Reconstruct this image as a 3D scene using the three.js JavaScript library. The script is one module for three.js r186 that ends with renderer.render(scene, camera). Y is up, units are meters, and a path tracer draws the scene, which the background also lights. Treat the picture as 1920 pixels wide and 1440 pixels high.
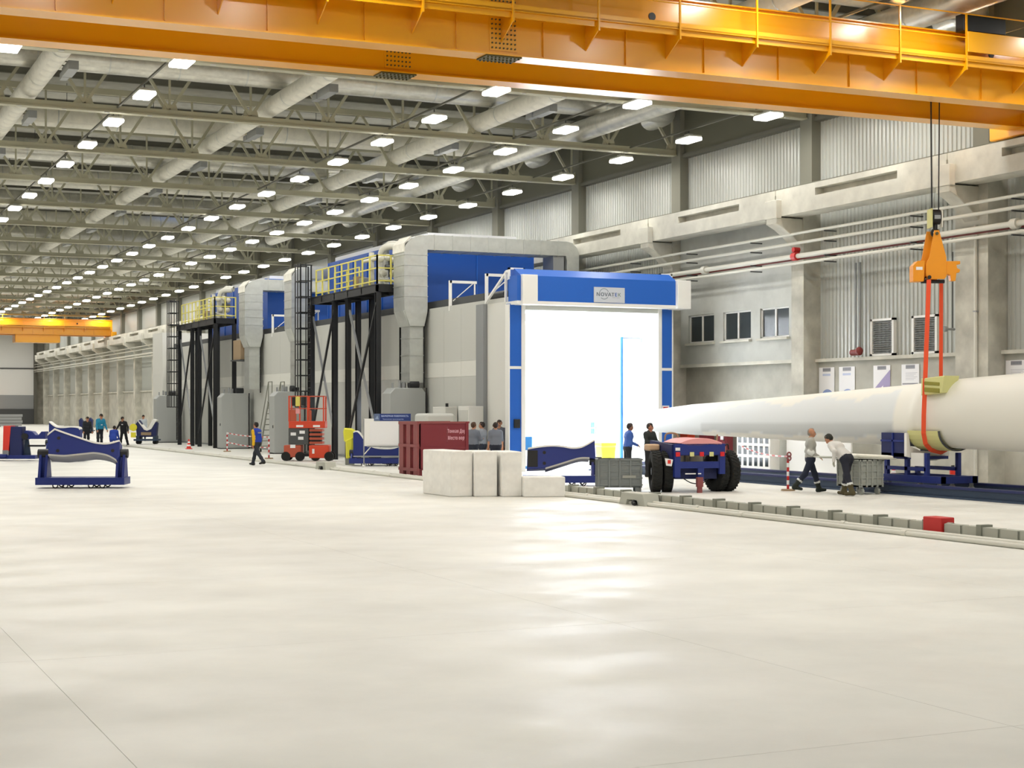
import * as THREE from 'three';
import { mergeGeometries, toCreasedNormals } from 'three/addons/utils/BufferGeometryUtils.js';
import { RoundedBoxGeometry } from 'three/addons/geometries/RoundedBoxGeometry.js';
import { RectAreaLightUniformsLib } from 'three/addons/lights/RectAreaLightUniformsLib.js';

// ---------- camera, sky, exposure ----------
const scene = new THREE.Scene();
const YAW = Math.atan(1360 / 2950);
const camera = new THREE.PerspectiveCamera(2 * Math.atan(720 / 2950) * 180 / Math.PI, 4 / 3, 0.1, 600);
camera.position.set(0, 2.3, 0);
camera.rotation.y = -YAW;
camera.setViewOffset(1920, 1440, 0, -44, 1920, 1440);
scene.add(camera);
scene.background = new THREE.Color(0.35, 0.5, 1.0);      // daylight seen only through the roof hatches
const renderer = new THREE.WebGLRenderer();
renderer.toneMapping = THREE.LinearToneMapping;
renderer.toneMappingExposure = 1.72;
renderer.shadowMap.enabled = true;
RectAreaLightUniformsLib.init();
const LAMP_POWER = 42, BOOTH_POWER = 9;

// ---------- helpers ----------
let seed = 7;
const rnd = () => ((seed = (seed * 1664525 + 1013904223) >>> 0) / 4294967296);
const V = (x, y, z) => new THREE.Vector3(x, y, z);
const taken = {};
const numbered = (n) => { const k = taken[n] = (taken[n] ?? -1) + 1; return k ? n + '_' + String(k).padStart(3, '0') : n; };
function shadows(o) { o.castShadow = o.receiveShadow = true; return o; }
function thing(name, label, category, pos = [0, 0, 0], turn = 0, group) {
  const o = new THREE.Group(); o.name = numbered(name); o.position.set(...pos); o.rotation.y = turn;
  o.userData = { label, category }; if (group) o.userData.group = group;
  scene.add(o); return o;
}
function struct(name, label) { const o = new THREE.Group(); o.name = name; o.userData = { kind: 'structure', label, category: name.split('_')[0] }; scene.add(o); return o; }
function metricUV(g) {
  const p = g.attributes.position, n = g.attributes.normal, uv = new Float32Array(p.count * 2);
  for (let i = 0; i < p.count; i++) {
    const ax = Math.abs(n.getX(i)), ay = Math.abs(n.getY(i)), az = Math.abs(n.getZ(i));
    if (ay >= ax && ay >= az) { uv[2 * i] = p.getX(i); uv[2 * i + 1] = p.getZ(i); }
    else if (ax >= az) { uv[2 * i] = p.getZ(i); uv[2 * i + 1] = p.getY(i); }
    else { uv[2 * i] = p.getX(i); uv[2 * i + 1] = p.getY(i); }
  }
  g.setAttribute('uv', new THREE.BufferAttribute(uv, 2)); return g;
}
function flat(geos) {
  geos = geos.flat(9).map((g) => { const h = g.index ? g.toNonIndexed() : g; for (const k of Object.keys(h.attributes)) if (!['position', 'normal'].includes(k)) h.deleteAttribute(k); return h; });
  return metricUV(geos.length > 1 ? mergeGeometries(geos) : geos[0]);
}
function P(parent, name, mat, ...geos) {
  const m = shadows(new THREE.Mesh(flat(geos), mat)); m.name = name; parent.add(m); return m;
}
function PG(parent, name, mat, geo) { const m = shadows(new THREE.Mesh(geo, mat)); m.name = name; parent.add(m); return m; }
const B = (w, h, d, x = 0, y = 0, z = 0, rx = 0, ry = 0, rz = 0) => { const g = new THREE.BoxGeometry(w, h, d); if (rx) g.rotateX(rx); if (rz) g.rotateZ(rz); if (ry) g.rotateY(ry); return g.translate(x, y, z); };
const BB = (x0, x1, y0, y1, z0, z1) => B(Math.abs(x1 - x0), Math.abs(y1 - y0), Math.abs(z1 - z0), (x0 + x1) / 2, (y0 + y1) / 2, (z0 + z1) / 2);
const RB = (w, h, d, r, x = 0, y = 0, z = 0, rx = 0, ry = 0, rz = 0) => { const g = new RoundedBoxGeometry(w, h, d, 2, r); if (rx) g.rotateX(rx); if (rz) g.rotateZ(rz); if (ry) g.rotateY(ry); return g.translate(x, y, z); };
const vv = (p) => Array.isArray(p) ? V(...p) : p;
function C(a, b, r, r2 = r, seg = 10, open = false) {       // round bar
  a = vv(a); b = vv(b); const d = b.clone().sub(a), g = new THREE.CylinderGeometry(r2, r, d.length(), seg, 1, open);
  g.applyQuaternion(new THREE.Quaternion().setFromUnitVectors(V(0, 1, 0), d.clone().normalize()));
  return g.translate((a.x + b.x) / 2, (a.y + b.y) / 2, (a.z + b.z) / 2);
}
function Lb(a, b, w, h) {                                     // square bar, h in the vertical plane
  a = vv(a); b = vv(b); const d = b.clone().sub(a), g = new THREE.BoxGeometry(w, h, d.length()), m = new THREE.Matrix4();
  const z = d.clone().normalize(), up = Math.abs(z.y) > 0.98 ? V(1, 0, 0) : V(0, 1, 0), x = V(0, 0, 0).crossVectors(up, z).normalize(), y = V(0, 0, 0).crossVectors(z, x);
  m.makeBasis(x, y, z); g.applyMatrix4(m); return g.translate((a.x + b.x) / 2, (a.y + b.y) / 2, (a.z + b.z) / 2);
}
function EX(pts, depth, bevel = 0, smooth = false) {         // outline in xy, centred in z
  const s = new THREE.Shape(); if (smooth) { s.moveTo(...pts[0]); s.splineThru(pts.slice(1).map((p) => new THREE.Vector2(...p))); } else pts.forEach((p, i) => i ? s.lineTo(...p) : s.moveTo(...p));
  const g = new THREE.ExtrudeGeometry(s, { depth: depth - 2 * bevel, bevelEnabled: bevel > 0, bevelSize: bevel, bevelThickness: bevel, bevelSegments: 1, curveSegments: 20 });
  return g.translate(0, 0, -(depth - 2 * bevel) / 2);
}
const TB = (pts, r, seg = 24, rs = 8) => new THREE.TubeGeometry(new THREE.CatmullRomCurve3(pts.map(vv)), seg, r, rs);
const S = (r, x, y, z, sx = 1, sy = 1, sz = 1) => new THREE.SphereGeometry(r, 14, 10).scale(sx, sy, sz).translate(x, y, z);
const T3 = (R, r, x, y, z, ry = 0) => new THREE.TorusGeometry(R, r, 10, 28).rotateY(ry).translate(x, y, z);
function ibeam(a, b, w, h, t = 0.03) {                       // along z or x or y bars built of three plates
  a = vv(a); b = vv(b); const up = V(0, 1, 0), o = up.clone().multiplyScalar(h / 2 - t / 2), n = o.clone().negate();
  return [Lb(a.clone().add(o), b.clone().add(o), w, t), Lb(a.clone().add(n), b.clone().add(n), w, t), Lb(a, b, t, h)];
}
// ---------- textures and materials ----------
function fbmField(n, base, oct, sd) {
  const f = new Float32Array(n * n); let amp = 1, tot = 0;
  for (let o = 0; o < oct; o++) {
    const c = base << o, lat = new Float32Array(c * c); let s = sd + o * 77; for (let i = 0; i < c * c; i++) lat[i] = ((s = (s * 1664525 + 1013904223) >>> 0) / 4294967296);
    for (let y = 0; y < n; y++) for (let x = 0; x < n; x++) {
      const u = x / n * c, v = y / n * c, x0 = u | 0, y0 = v | 0, fx = u - x0, fy = v - y0, sx = fx * fx * (3 - 2 * fx), sy = fy * fy * (3 - 2 * fy), x1 = (x0 + 1) % c, y1 = (y0 + 1) % c;
      f[y * n + x] += amp * ((lat[y0 * c + x0] * (1 - sx) + lat[y0 * c + x1] * sx) * (1 - sy) + (lat[y1 * c + x0] * (1 - sx) + lat[y1 * c + x1] * sx) * sy);
    }
    tot += amp; amp *= 0.55;
  }
  for (let i = 0; i < n * n; i++) f[i] /= tot; return f;
}
function texture(n, metres, fn, srgb) {
  const d = new Uint8Array(n * n * 4); for (let i = 0; i < n * n; i++) { const c = fn(i, i % n, (i / n) | 0); d[4 * i] = c[0]; d[4 * i + 1] = c[1]; d[4 * i + 2] = c[2]; d[4 * i + 3] = 255; }
  const t = new THREE.DataTexture(d, n, n); t.wrapS = t.wrapT = THREE.RepeatWrapping; t.magFilter = THREE.LinearFilter; t.minFilter = THREE.LinearMipmapLinearFilter; t.generateMipmaps = true;
  if (srgb) t.colorSpace = THREE.SRGBColorSpace; t.repeat.set(1 / metres, 1 / metres); t.needsUpdate = true; return t;
}
const F1 = fbmField(512, 4, 7, 11), F2 = fbmField(512, 8, 6, 99), F3 = fbmField(512, 2, 8, 5);
const cl = (x) => Math.max(0, Math.min(255, x));
const mottled = (hex, amp, metres, fA = F1, fB = F2) => { const c = new THREE.Color(hex), r = c.clone().convertLinearToSRGB(); return texture(512, metres, (i) => { const k = 1 + amp * ((fA[i] - 0.5) * 1.4 + (fB[i] - 0.5) * 0.8); return [cl(r.r * 255 * k), cl(r.g * 255 * k), cl(r.b * 255 * k)]; }, true); };
const roughTex = (lo, hi, metres, f = F2) => texture(512, metres, (i) => { const v = cl(255 * (lo + (hi - lo) * Math.min(1, Math.max(0, (f[i] - 0.28) * 2.2)))); return [v, v, v]; });
const M = {};
function mat(key, hex, rough = 0.6, metal = 0, extra = {}) { return M[key] = new THREE.MeshPhysicalMaterial({ color: hex, roughness: rough, metalness: metal, ...extra }); }
function matTex(key, hex, amp, metres, rough, metal = 0, extra = {}) { return M[key] = new THREE.MeshPhysicalMaterial({ color: 0xffffff, map: mottled(hex, amp, metres), roughness: rough, metalness: metal, ...extra }); }
M.floor = new THREE.MeshPhysicalMaterial({ map: mottled(0xe2e1da, 0.1, 8, F3, F2), roughness: 1, roughnessMap: roughTex(0.4, 0.66, 3.6, F1), metalness: 0 });
matTex('concrete', 0xc3c1b5, 0.22, 3, 0.85);
matTex('concreteLight', 0xcfcdc1, 0.14, 3, 0.8);
matTex('plaster', 0xc3c5bf, 0.1, 4, 0.8);
matTex('plinth', 0xbdbcb1, 0.16, 4, 0.75);
mat('cladding', 0xbfc2bc, 0.36, 0.1);
mat('joint', 0xa3a197, 0.9);
matTex('deck', 0xb9b8ae, 0.15, 3, 0.7);
mat('purlin', 0x6b6a60, 0.6, 0.2);
mat('truss', 0xb4b29b, 0.5, 0.1);
mat('trussDark', 0x6a695a, 0.5, 0.1);
matTex('galv', 0xc6c9c5, 0.07, 1.1, 0.4, 0.6);
matTex('foil', 0xd3d2c9, 0.14, 1.1, 0.3, 0.55);
matTex('wrap', 0xe8e6da, 0.12, 1.5, 0.75);
mat('crane', 0xf0a80c, 0.28, 0, { clearcoat: 0.4, clearcoatRoughness: 0.2 });
mat('craneDark', 0x55502f, 0.6);
mat('black', 0x17181a, 0.5); mat('blackSteel', 0x26282b, 0.45, 0.2); mat('rubber', 0x1d1e1c, 0.85); mat('tank', 0xa9acaa, 0.5, 0.1); mat('upperColumnShade', 0x7f7e72, 0.8); mat('greySteel', 0x9a9d9e, 0.45, 0.3); mat('darkGrey', 0x4b4d4e, 0.6);
mat('boothWhite', 0xdcdcd6, 0.5); mat('boothGrey', 0xc7c8c2, 0.55); mat('boothBand', 0xdfdfd8, 0.55); mat('boothBlue', 0x1c62c4, 0.45); mat('plenum', 0x1551ad, 0.5); mat('white', 0xf0f0ec, 0.5); mat('whiteGloss', 0xf2f2ee, 0.3); mat('boothInside', 0xffffff, 0.7);
mat('navy', 0x1d2f7c, 0.42); mat('navyDark', 0x18235a, 0.5); mat('railBlue', 0x33445c, 0.5, 0.2); mat('pad', 0xf0efea, 0.8); mat('padGrey', 0xb9b9b5, 0.85);
mat('railYellow', 0xded56c, 0.5); mat('yellow', 0xe9df3a, 0.5); mat('bag', 0xe8e33c, 0.45, 0, { clearcoat: 0.3 });
mat('liftOrange', 0xd9492a, 0.45); mat('liftFaded', 0xb8553c, 0.55); mat('wine', 0x7a2731, 0.5); mat('wineFaded', 0x8d4b4b, 0.6); mat('red', 0xc2211f, 0.45); mat('redBright', 0xe03a2c, 0.45); mat('orangeSling', 0xf0562e, 0.7); mat('hookOrange', 0xf09a1c, 0.4);
matTex('foam', 0xf5f4ef, 0.05, 0.8, 0.9); mat('crate', 0x7f8585, 0.6); mat('crateLight', 0x9fa29b, 0.6); mat('trayGrey', 0xb4b5aa, 0.55, 0.2); mat('trayDark', 0x8b8d82, 0.6, 0.2); mat('pipe', 0xd6d5ca, 0.5); mat('pipeRed', 0x7c2a25, 0.5); mat('padYellow', 0xd6d493, 0.8); mat('padOlive', 0x8f8a3a, 0.85);
mat('beige', 0xd9b795, 0.8); mat('ply', 0xc9b49a, 0.8); mat('pink', 0xe8a0a0, 0.6); mat('amber', 0xe88a1a, 0.3); mat('lampRed', 0xd8262c, 0.4); mat('paper', 0xefeff0, 0.6); mat('glassDark', 0x3a4144, 0.12, 0, {}); mat('skinShade', 0xa06d52, 0.6); mat('tan', 0xa08a6d, 0.8);
M.pane = new THREE.MeshPhysicalMaterial({ color: 0xffffff, roughness: 0.03, transmission: 1, thickness: 0 });
M.lampLens = new THREE.MeshStandardMaterial({ color: 0xffffff, emissive: 0xfffaf0, emissiveIntensity: 6, roughness: 0.5 });
M.panelLens = new THREE.MeshStandardMaterial({ color: 0xffffff, emissive: 0xf6fbff, emissiveIntensity: 8, roughness: 0.5 });
function canvasMat(w, h, draw, rough = 0.6) { const c = document.createElement('canvas'); c.width = w; c.height = h; draw(c.getContext('2d'), w, h); const t = new THREE.CanvasTexture(c); t.colorSpace = THREE.SRGBColorSpace; return new THREE.MeshPhysicalMaterial({ map: t, roughness: rough }); }
function sheet(parent, name, m, w, h, x, y, z, rx = 0, ry = 0, rz = 0) {      // printed sheet, 4 mm thick, print on the front
  const o = PG(parent, name, [M.paper, M.paper, M.paper, M.paper, m, M.paper], new THREE.BoxGeometry(w, h, 0.004)); o.position.set(x, y, z); o.rotation.set(rx, ry, rz); return o;
}
const ORD = ['', 'first', 'second', 'third', 'fourth', 'fifth', 'sixth', 'seventh', 'eighth', 'ninth', 'tenth', 'eleventh', 'twelfth', 'thirteenth', 'fourteenth', 'fifteenth', 'sixteenth', 'seventeenth', 'eighteenth', 'nineteenth'];
const TENS = { 2: 'twenty', 3: 'thirty', 4: 'forty', 5: 'fifty' };
const ordinal = (n) => n < 20 ? ORD[n] : n % 10 ? TENS[(n / 10) | 0] + '-' + ORD[n % 10] : TENS[n / 10].replace(/y$/, 'ieth');
// frame of things that face the lens: local x runs to the photograph's right
const FACE = -YAW;
const colZ = (k) => -36.2 - 8.73 * k;                         // column lines, k = -7 .. 21

// ---------- floor ----------
const floor = struct('floor', 'pale polished concrete hall floor');
P(floor, 'subfloor', M.joint, BB(-30.3, 33, -0.4, -0.008, -226, 26));
P(floor, 'far_floor', M.floor, BB(-30, 32.6, -0.008, 0, -225.6, -50.806));
P(floor, 'side_floor', M.floor, BB(-30, -9.976, -0.008, 0, -50.8, 25.7), BB(-9.97, 32.6, -0.008, 0, -2.794, 25.7));
for (let i = 0; i < 8; i++) for (let j = 0; j < 8; j++) {
  const x0 = -9.97 + 6 * i, z1 = -2.8 - 6 * j; if (x0 > 32) continue;
  P(floor, 'floor_slab', M.floor, BB(x0 + 0.002, Math.min(x0 + 5.998, 32.6), -0.008, 0, z1 - 5.998, z1 - 0.002));
}
// ---------- roof ----------
const ceiling = struct('ceiling', 'grey metal roof deck with purlins');
const hatches = [[22.2, -65.0], [21.8, -97.4], [21.9, -114.4]];
{
  const s = new THREE.Shape(); s.moveTo(-30.3, -26); s.lineTo(32.9, -26); s.lineTo(32.9, 226); s.lineTo(-30.3, 226);
  for (const [x, z] of hatches) { const h = new THREE.Path(); h.moveTo(x - 0.9, -z - 0.6); h.lineTo(x - 0.9, -z + 0.6); h.lineTo(x + 0.9, -z + 0.6); h.lineTo(x + 0.9, -z - 0.6); s.holes.push(h); }
  const g = new THREE.ExtrudeGeometry(s, { depth: 0.3, bevelEnabled: false }).rotateX(-Math.PI / 2).translate(0, 15.1, 0);
  P(ceiling, 'roof_deck', M.deck, g);
  for (let k = 0; k < 72; k++) { const z = 20 - k * 2.91; if (z < -190) break; P(ceiling, 'purlin', M.purlin, ibeam([-30, 14.98, z], [32.2, 14.98, z], 0.14, 0.26, 0.02)); }
}
hatches.forEach(([x, z], i) => {
  const t = struct('window_' + (10 + i), 'roof hatch letting blue daylight in');
  P(t, 'frame', M.trussDark, BB(x - 0.95, x + 0.95, 15.4, 15.5, z - 0.65, z - 0.58), BB(x - 0.95, x + 0.95, 15.4, 15.5, z + 0.58, z + 0.65), BB(x - 0.95, x - 0.88, 15.4, 15.5, z - 0.65, z + 0.65), BB(x + 0.88, x + 0.95, 15.4, 15.5, z - 0.65, z + 0.65), BB(x - 0.03, x + 0.03, 15.4, 15.5, z - 0.6, z + 0.6));
  P(t, 'pane', M.pane, B(1.8, 0.01, 1.2, x, 15.45, z));
});
// ---------- right wall ----------
const wallR = struct('wall_right', 'right hall wall of corrugated cladding, concrete columns and crane beam');
function corrugated(z0, z1, y0, y1, x, pitch = 0.2, depth = 0.04) {      // ribs run upright, face towards -x
  const pos = [], n = Math.round((z1 - z0) / pitch), pts = [];
  for (let i = 0; i < n; i++) { const a = z0 + i * pitch; pts.push([a, 0], [a + pitch * 0.4, 0], [a + pitch * 0.5, depth], [a + pitch * 0.9, depth]); }
  pts.push([z1, 0]);
  for (let i = 0; i + 1 < pts.length; i++) { const [a, d] = pts[i], [b, e] = pts[i + 1]; pos.push(x + d, y0, a, x + e, y0, b, x + e, y1, b, x + d, y0, a, x + e, y1, b, x + d, y1, a); }
  const g = new THREE.BufferGeometry(); g.setAttribute('position', new THREE.BufferAttribute(new Float32Array(pos), 3)); g.computeVertexNormals(); return g;
}
P(wallR, 'outer_shell', M.concrete, BB(32.35, 32.9, -0.4, 15.4, -226, 26));
P(wallR, 'top_shade_strip', M.trussDark, BB(32.05, 32.3, 12.25, 15.1, -225.6, 25.7));  // dark colour stands in for the shadow on the upper wall
P(wallR, 'cornice', M.purlin, BB(31.95, 32.3, 12.1, 12.25, -225.6, 25.7));
const roomBay = 1;                                             // bay between columns 1 and 2 holds the windowed room
for (let k = -7; k <= 21; k++) {
  const zc = colZ(k);
  if (zc < 25) {
    const cw = k === 0 ? 0.7 : 0.36;
    const col = P(wallR, 'column', M.concrete, BB(31.5, 32.35, 0, 9.6, zc - cw, zc + cw)); P(col, 'upper_shaft', M.upperColumnShade, BB(31.85, 32.35, 9.6, 14.9, zc - 0.34, zc + 0.34));  // upper shaft is coloured darker to hold the shadow of its recess
    P(col, 'corbel', M.concreteLight, EX([[31.52, 7.75], [31.52, 8.72], [30.45, 8.72], [30.45, 8.55], [30.75, 8.4], [31.1, 8.15]], 0.62, 0.02).translate(0, 0, zc));
    P(col, 'bearing_block', M.concreteLight, RB(0.22, 0.62, 0.7, 0.02, 30.5, 9.02, zc));
  }
  const za = colZ(k + 1) + 0.34, zb = zc - 0.34; if (za < -226) continue;
  // crane runway beam with two recessed pockets' worth of relief
  const mid = (za + zb) / 2, beam = P(wallR, 'runway_beam', M.concreteLight,
    BB(30.6, 31.45, 9.5, 9.68, za - 0.32, zb + 0.32), BB(30.6, 31.45, 8.78, 8.98, za - 0.32, zb + 0.32), BB(30.95, 31.3, 8.98, 9.5, za - 0.3, zb + 0.3),
    BB(30.6, 31.45, 8.98, 9.5, za - 0.3, mid - 2.1), BB(30.6, 31.45, 8.98, 9.5, mid + 2.1, zb + 0.3), BB(30.6, 31.45, 8.98, 9.26, mid - 2.1, mid + 2.1));
  P(beam, 'crane_rail', M.trussDark, BB(30.98, 31.06, 9.68, 9.8, za - 0.34, zb + 0.34));
  P(wallR, 'cladding_panel', M.cladding, corrugated(za, zb, 9.68, 12.12, 32.22));
  P(wallR, 'plinth_panel', M.plinth, BB(32.12, 32.36, 0, 3.88, za, zb));
  if (k === roomBay) continue;
  P(wallR, 'cladding_panel', M.cladding, corrugated(za, zb, 3.95, 9.68, 32.2));
  P(wallR, 'plinth_cap', M.concreteLight, BB(31.98, 32.36, 3.85, 3.96, za, zb));
}
{ // windowed room
  const za = colZ(2) + 0.34, zb = colZ(1) - 0.34, s = new THREE.Shape(); s.moveTo(zb, 3.95); s.lineTo(zb, 9.6); s.lineTo(za, 9.6); s.lineTo(za, 3.95);
  const wins = [[-52.7, -50.85], [-50.2, -48.35], [-47.75, -45.95]];
  for (const [a, b] of wins) { const h = new THREE.Path(); h.moveTo(a, 4.78); h.lineTo(b, 4.78); h.lineTo(b, 5.86); h.lineTo(a, 5.86); s.holes.push(h); }
  const g = new THREE.ExtrudeGeometry(s, { depth: 0.22, bevelEnabled: false }).rotateY(Math.PI / 2).scale(1, 1, -1);
  // rotateY maps shape x to -z; mirrored back so that shape x is world z
  const idx = g.toNonIndexed ? g : g; const p = idx.attributes.position; for (let i = 0; i < p.count; i += 3) { for (const a of [idx.attributes.position, idx.attributes.normal]) { const t = [a.getX(i), a.getY(i), a.getZ(i)]; a.setXYZ(i, a.getX(i + 1), a.getY(i + 1), a.getZ(i + 1)); a.setXYZ(i + 1, ...t); } }
  idx.computeVertexNormals();
  P(wallR, 'room_wall', M.plaster, idx.translate(31.86, 0, 0));
  P(wallR, 'plinth_cap', M.concreteLight, BB(31.8, 32.36, 3.85, 3.97, za, zb));
  wins.forEach(([a, b], i) => {
    const t = struct('window_' + (i + 1), ['dark room window nearest the booth', 'middle room window with dark blinds', 'room window with white sash beside the column'][i]);
    P(t, 'frame', M.white, BB(31.92, 31.98, 4.78, 4.84, a, b), BB(31.92, 31.98, 5.8, 5.86, a, b), BB(31.92, 31.98, 4.78, 5.86, a, a + 0.06), BB(31.92, 31.98, 4.78, 5.86, b - 0.06, b));
    P(t, 'mullion', M.white, BB(31.92, 31.98, 4.8, 5.84, (a + b) / 2 - 0.04, (a + b) / 2 + 0.04));
    P(t, 'sill', M.concreteLight, BB(31.72, 31.95, 4.7, 4.78, a - 0.06, b + 0.06));
    P(t, 'pane', M.glassDark, BB(31.96, 31.97, 4.82, 5.82, a + 0.05, (a + b) / 2 - 0.03)); P(t, 'pane', M.glassDark, BB(31.96, 31.97, 4.82, 5.82, (a + b) / 2 + 0.03, b - 0.05));
    if (i) P(t, 'blind', i === 1 ? M.darkGrey : M.wrap, BB(31.99, 32.0, 4.82, 5.82, a + 0.3, (a + b) / 2 - 0.1));
  });
}
// louvres in the first cladding bay
[[-41.62, 'left louvre vent in the corrugated wall'], [-39.54, 'louvre vent behind the orange sling on the corrugated wall']].forEach(([z, label]) => {
  const t = thing('louvre_vent', label, 'vent', [32.14, 3.97, z + 0.52], 0, 'wall louvres');
  P(t, 'frame', M.white, BB(-0.06, 0.06, 0, 0.07, -0.6, 0.6), BB(-0.06, 0.06, 1.13, 1.2, -0.6, 0.6), BB(-0.06, 0.06, 0, 1.2, -0.6, -0.5), BB(-0.06, 0.06, 0, 1.2, 0.5, 0.6));
  for (let i = 0; i < 15; i++) P(t, 'slat', M.greySteel, B(0.07, 0.012, 1.0, 0.0, 0.11 + i * 0.07, 0, 0, 0, 0.6));
});
// posters
const poster = (kind) => canvasMat(256, 384, (c, w, h) => {
  c.fillStyle = '#f4f4f6'; c.fillRect(0, 0, w, h); c.fillStyle = '#9a9aa0'; c.fillRect(w * 0.24, 8, w * 0.52, 52);
  c.fillStyle = '#777a86'; for (let i = 0; i < 7; i++) c.fillRect(w * 0.26 + i * 18, 22, 11, 22);
  if (kind === 'purple') { c.fillStyle = '#a79cc6'; c.beginPath(); c.moveTo(0, 330); c.lineTo(150, 170); c.lineTo(w, 60); c.lineTo(w, 300); c.quadraticCurveTo(150, 390, 0, 370); c.fill(); c.fillStyle = '#f4f4f6'; c.fillRect(0, 120, 100, 110); c.beginPath(); c.moveTo(80, 330); c.lineTo(150, 270); c.lineTo(150, 330); c.fill(); }
  if (kind === 'red') { c.fillStyle = '#d3283a'; c.beginPath(); c.moveTo(120, 370); c.quadraticCurveTo(180, 290, w, 295); c.lineTo(w, 350); c.quadraticCurveTo(180, 340, 120, 370); c.fill(); c.fillStyle = '#8d8d96'; c.fillRect(14, 248, 226, 16); c.fillStyle = '#c9c9d0'; for (let i = 0; i < 6; i++) c.fillRect(60, 110 + i * 18, 170 - (i % 3) * 24, 6); }
  if (kind === 'blue') { c.fillStyle = '#8d9fd0'; c.beginPath(); c.arc(140, 400, 90, Math.PI, 0); c.fill(); c.fillStyle = '#c6d0ea'; c.fillRect(60, 90, 130, 30); }
  if (kind === 'people') { for (let i = 0; i < 3; i++) { c.fillStyle = ['#3a3442', '#5a4652', '#2e2a38'][i]; c.fillRect(20 + i * 78, 90, 44, 270); } }
});
const pm = { purple: poster('purple'), red: poster('red'), blue: poster('blue'), people: poster('people') };
[[-44.08, 'blue', 'glaring white poster beside the column with a blue dome'], [-42.96, 'blue', 'glaring white poster, second from the column above the blade'], [-41.12, 'purple', 'poster with purple wave pattern under the left louvre'], [-39.7, 'red', 'poster with red swoosh left of the front sling'], [-35.0, 'red', 'poster at the right edge above the blade root']].forEach(([z, k, label]) => {
  const t = thing('poster', label, 'poster', [32.1, 2.8, z], 0, 'posters on the plinth'); sheet(t, 'print', pm[k], 0.86, 0.92, 0, 0.4, 0, 0, -Math.PI / 2);
});
[[-112.4, 'nearest'], [-121.2, 'second'], [-130, 'third']].forEach(([z, w]) => {
  for (let i = 0; i < 3; i++) { const t = thing('poster', w + ' far bay beyond the booth, tall dark poster ' + ['left', 'middle', 'right'][i] + ' of three', 'poster', [32.1, 2.0, z - 3.5 - i * 1.2], 0, 'tall posters far away'); sheet(t, 'print', pm.people, 0.8, 1.7, 0, 0.9, 0, 0, -Math.PI / 2); }
});
// wall pipes
[[8.19, 0.05, 'pipe', 'uppermost thin grey pipe along the right wall'], [7.86, 0.055, 'pipe', 'second thin grey pipe along the right wall'], [7.42, 0.085, 'pipe', 'thick white main pipe along the right wall'], [7.18, 0.05, 'pipe', 'lowest thin white pipe along the right wall']].forEach(([y, r, m, label], i) => {
  const t = thing('wall_pipe', label, 'pipe', [31.05, y, -30]);
  P(t, 'run', M[m], C([0, 0, 4], [0, 0, -195], r, r, 12));
  for (let k = 0; k <= 14; k++) P(t, 'bracket', M.darkGrey, BB(-0.06, 0.42, -r - 0.04, -r, -4 - k * 4.36, -3.95 - k * 4.36));
  if (i === 2) { P(t, 'lower_run', M.pipeRed, C([0.2, -0.06, 4], [0.2, -0.06, -78], 0.05)); for (const z of [-14.4, -3.9, -20.2]) { P(t, 'coupling', z === -14.4 ? M.red : M.pipe, C([0, 0, z - 0.12], [0, 0, z + 0.12], 0.15), ...(z === -14.4 ? [C([0, 0, z], [0, 0.22, z], 0.05), C([-0.1, 0.22, z], [0.14, 0.22, z], 0.09)] : [])); } }
});
{ let t = thing('drain_pipe', 'grey vertical pipe pair ending in a red valve on the corrugated wall', 'pipe', [31.9, 3.95, -42.0]);
  P(t, 'pipe', M.greySteel, C([0, 0.2, 0], [0, 3.1, 0], 0.05), C([0, 0.3, -0.22], [0, 3.1, -0.22], 0.04)); P(t, 'valve', M.pipeRed, C([-0.1, 0.15, 0.15], [-0.1, 0.15, -0.3], 0.1), S(0.13, -0.1, 0.2, 0.1));
  t = thing('drain_pipe', 'slim grey vertical conduit on the wide column by the sling', 'pipe', [31.44, 0.1, -35.95]); P(t, 'pipe', M.pipe, C([0, 0, 0], [0, 7.5, 0], 0.05)); P(t, 'clip', M.greySteel, B(0.1, 0.04, 0.14, 0, 3, 0), B(0.1, 0.04, 0.14, 0, 5, 0));
  t = thing('wall_tap', 'small grey tap arm on the wide column right of the sling', 'tap', [31.3, 4.62, -36.95]); P(t, 'arm', M.greySteel, C([0.2, 0, 0], [-0.2, 0, 0.1], 0.04), C([-0.2, 0, 0.1], [-0.34, 0, 0.14], 0.09)); P(t, 'feed', M.darkGrey, C([0.16, 0, -0.02], [0.16, 2.3, -0.02], 0.02));
}
// ---------- other walls ----------
const wallL = struct('wall_left', 'left hall wall outside the view'); P(wallL, 'panel', M.plaster, BB(-30.6, -30, -0.4, 15.4, -226, 26)); P(wallL, 'runway_beam', M.concreteLight, BB(-29.6, -28.8, 8.8, 9.68, -225, 25));
const wallB = struct('wall_back', 'hall wall behind the camera'); P(wallB, 'panel', M.plaster, BB(-30.6, 32.9, -0.4, 15.4, 25.7, 26.3));
const wallF = struct('wall_far', 'far end wall, white above and grey below');
P(wallF, 'upper_panel', M.white, BB(-30, 31, 4.0, 15.1, -225.9, -225.3)); P(wallF, 'lower_panel', M.greySteel, BB(-30, 31, 0, 4.0, -225.9, -225.2)); P(wallF, 'rail', M.darkGrey, BB(-30, 31, 7.6, 7.75, -225.32, -225.15)); P(wallF, 'corner_post', M.purlin, BB(31, 31.4, 0, 12, -225.6, -224.6)); P(wallF, 'base', M.darkGrey, BB(-30, 31, 0, 2.1, -225.3, -225.0));
P(wallF, 'outer_shell', M.concrete, BB(-30.6, 32.9, -0.4, 15.4, -226.4, -225.85));
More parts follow.
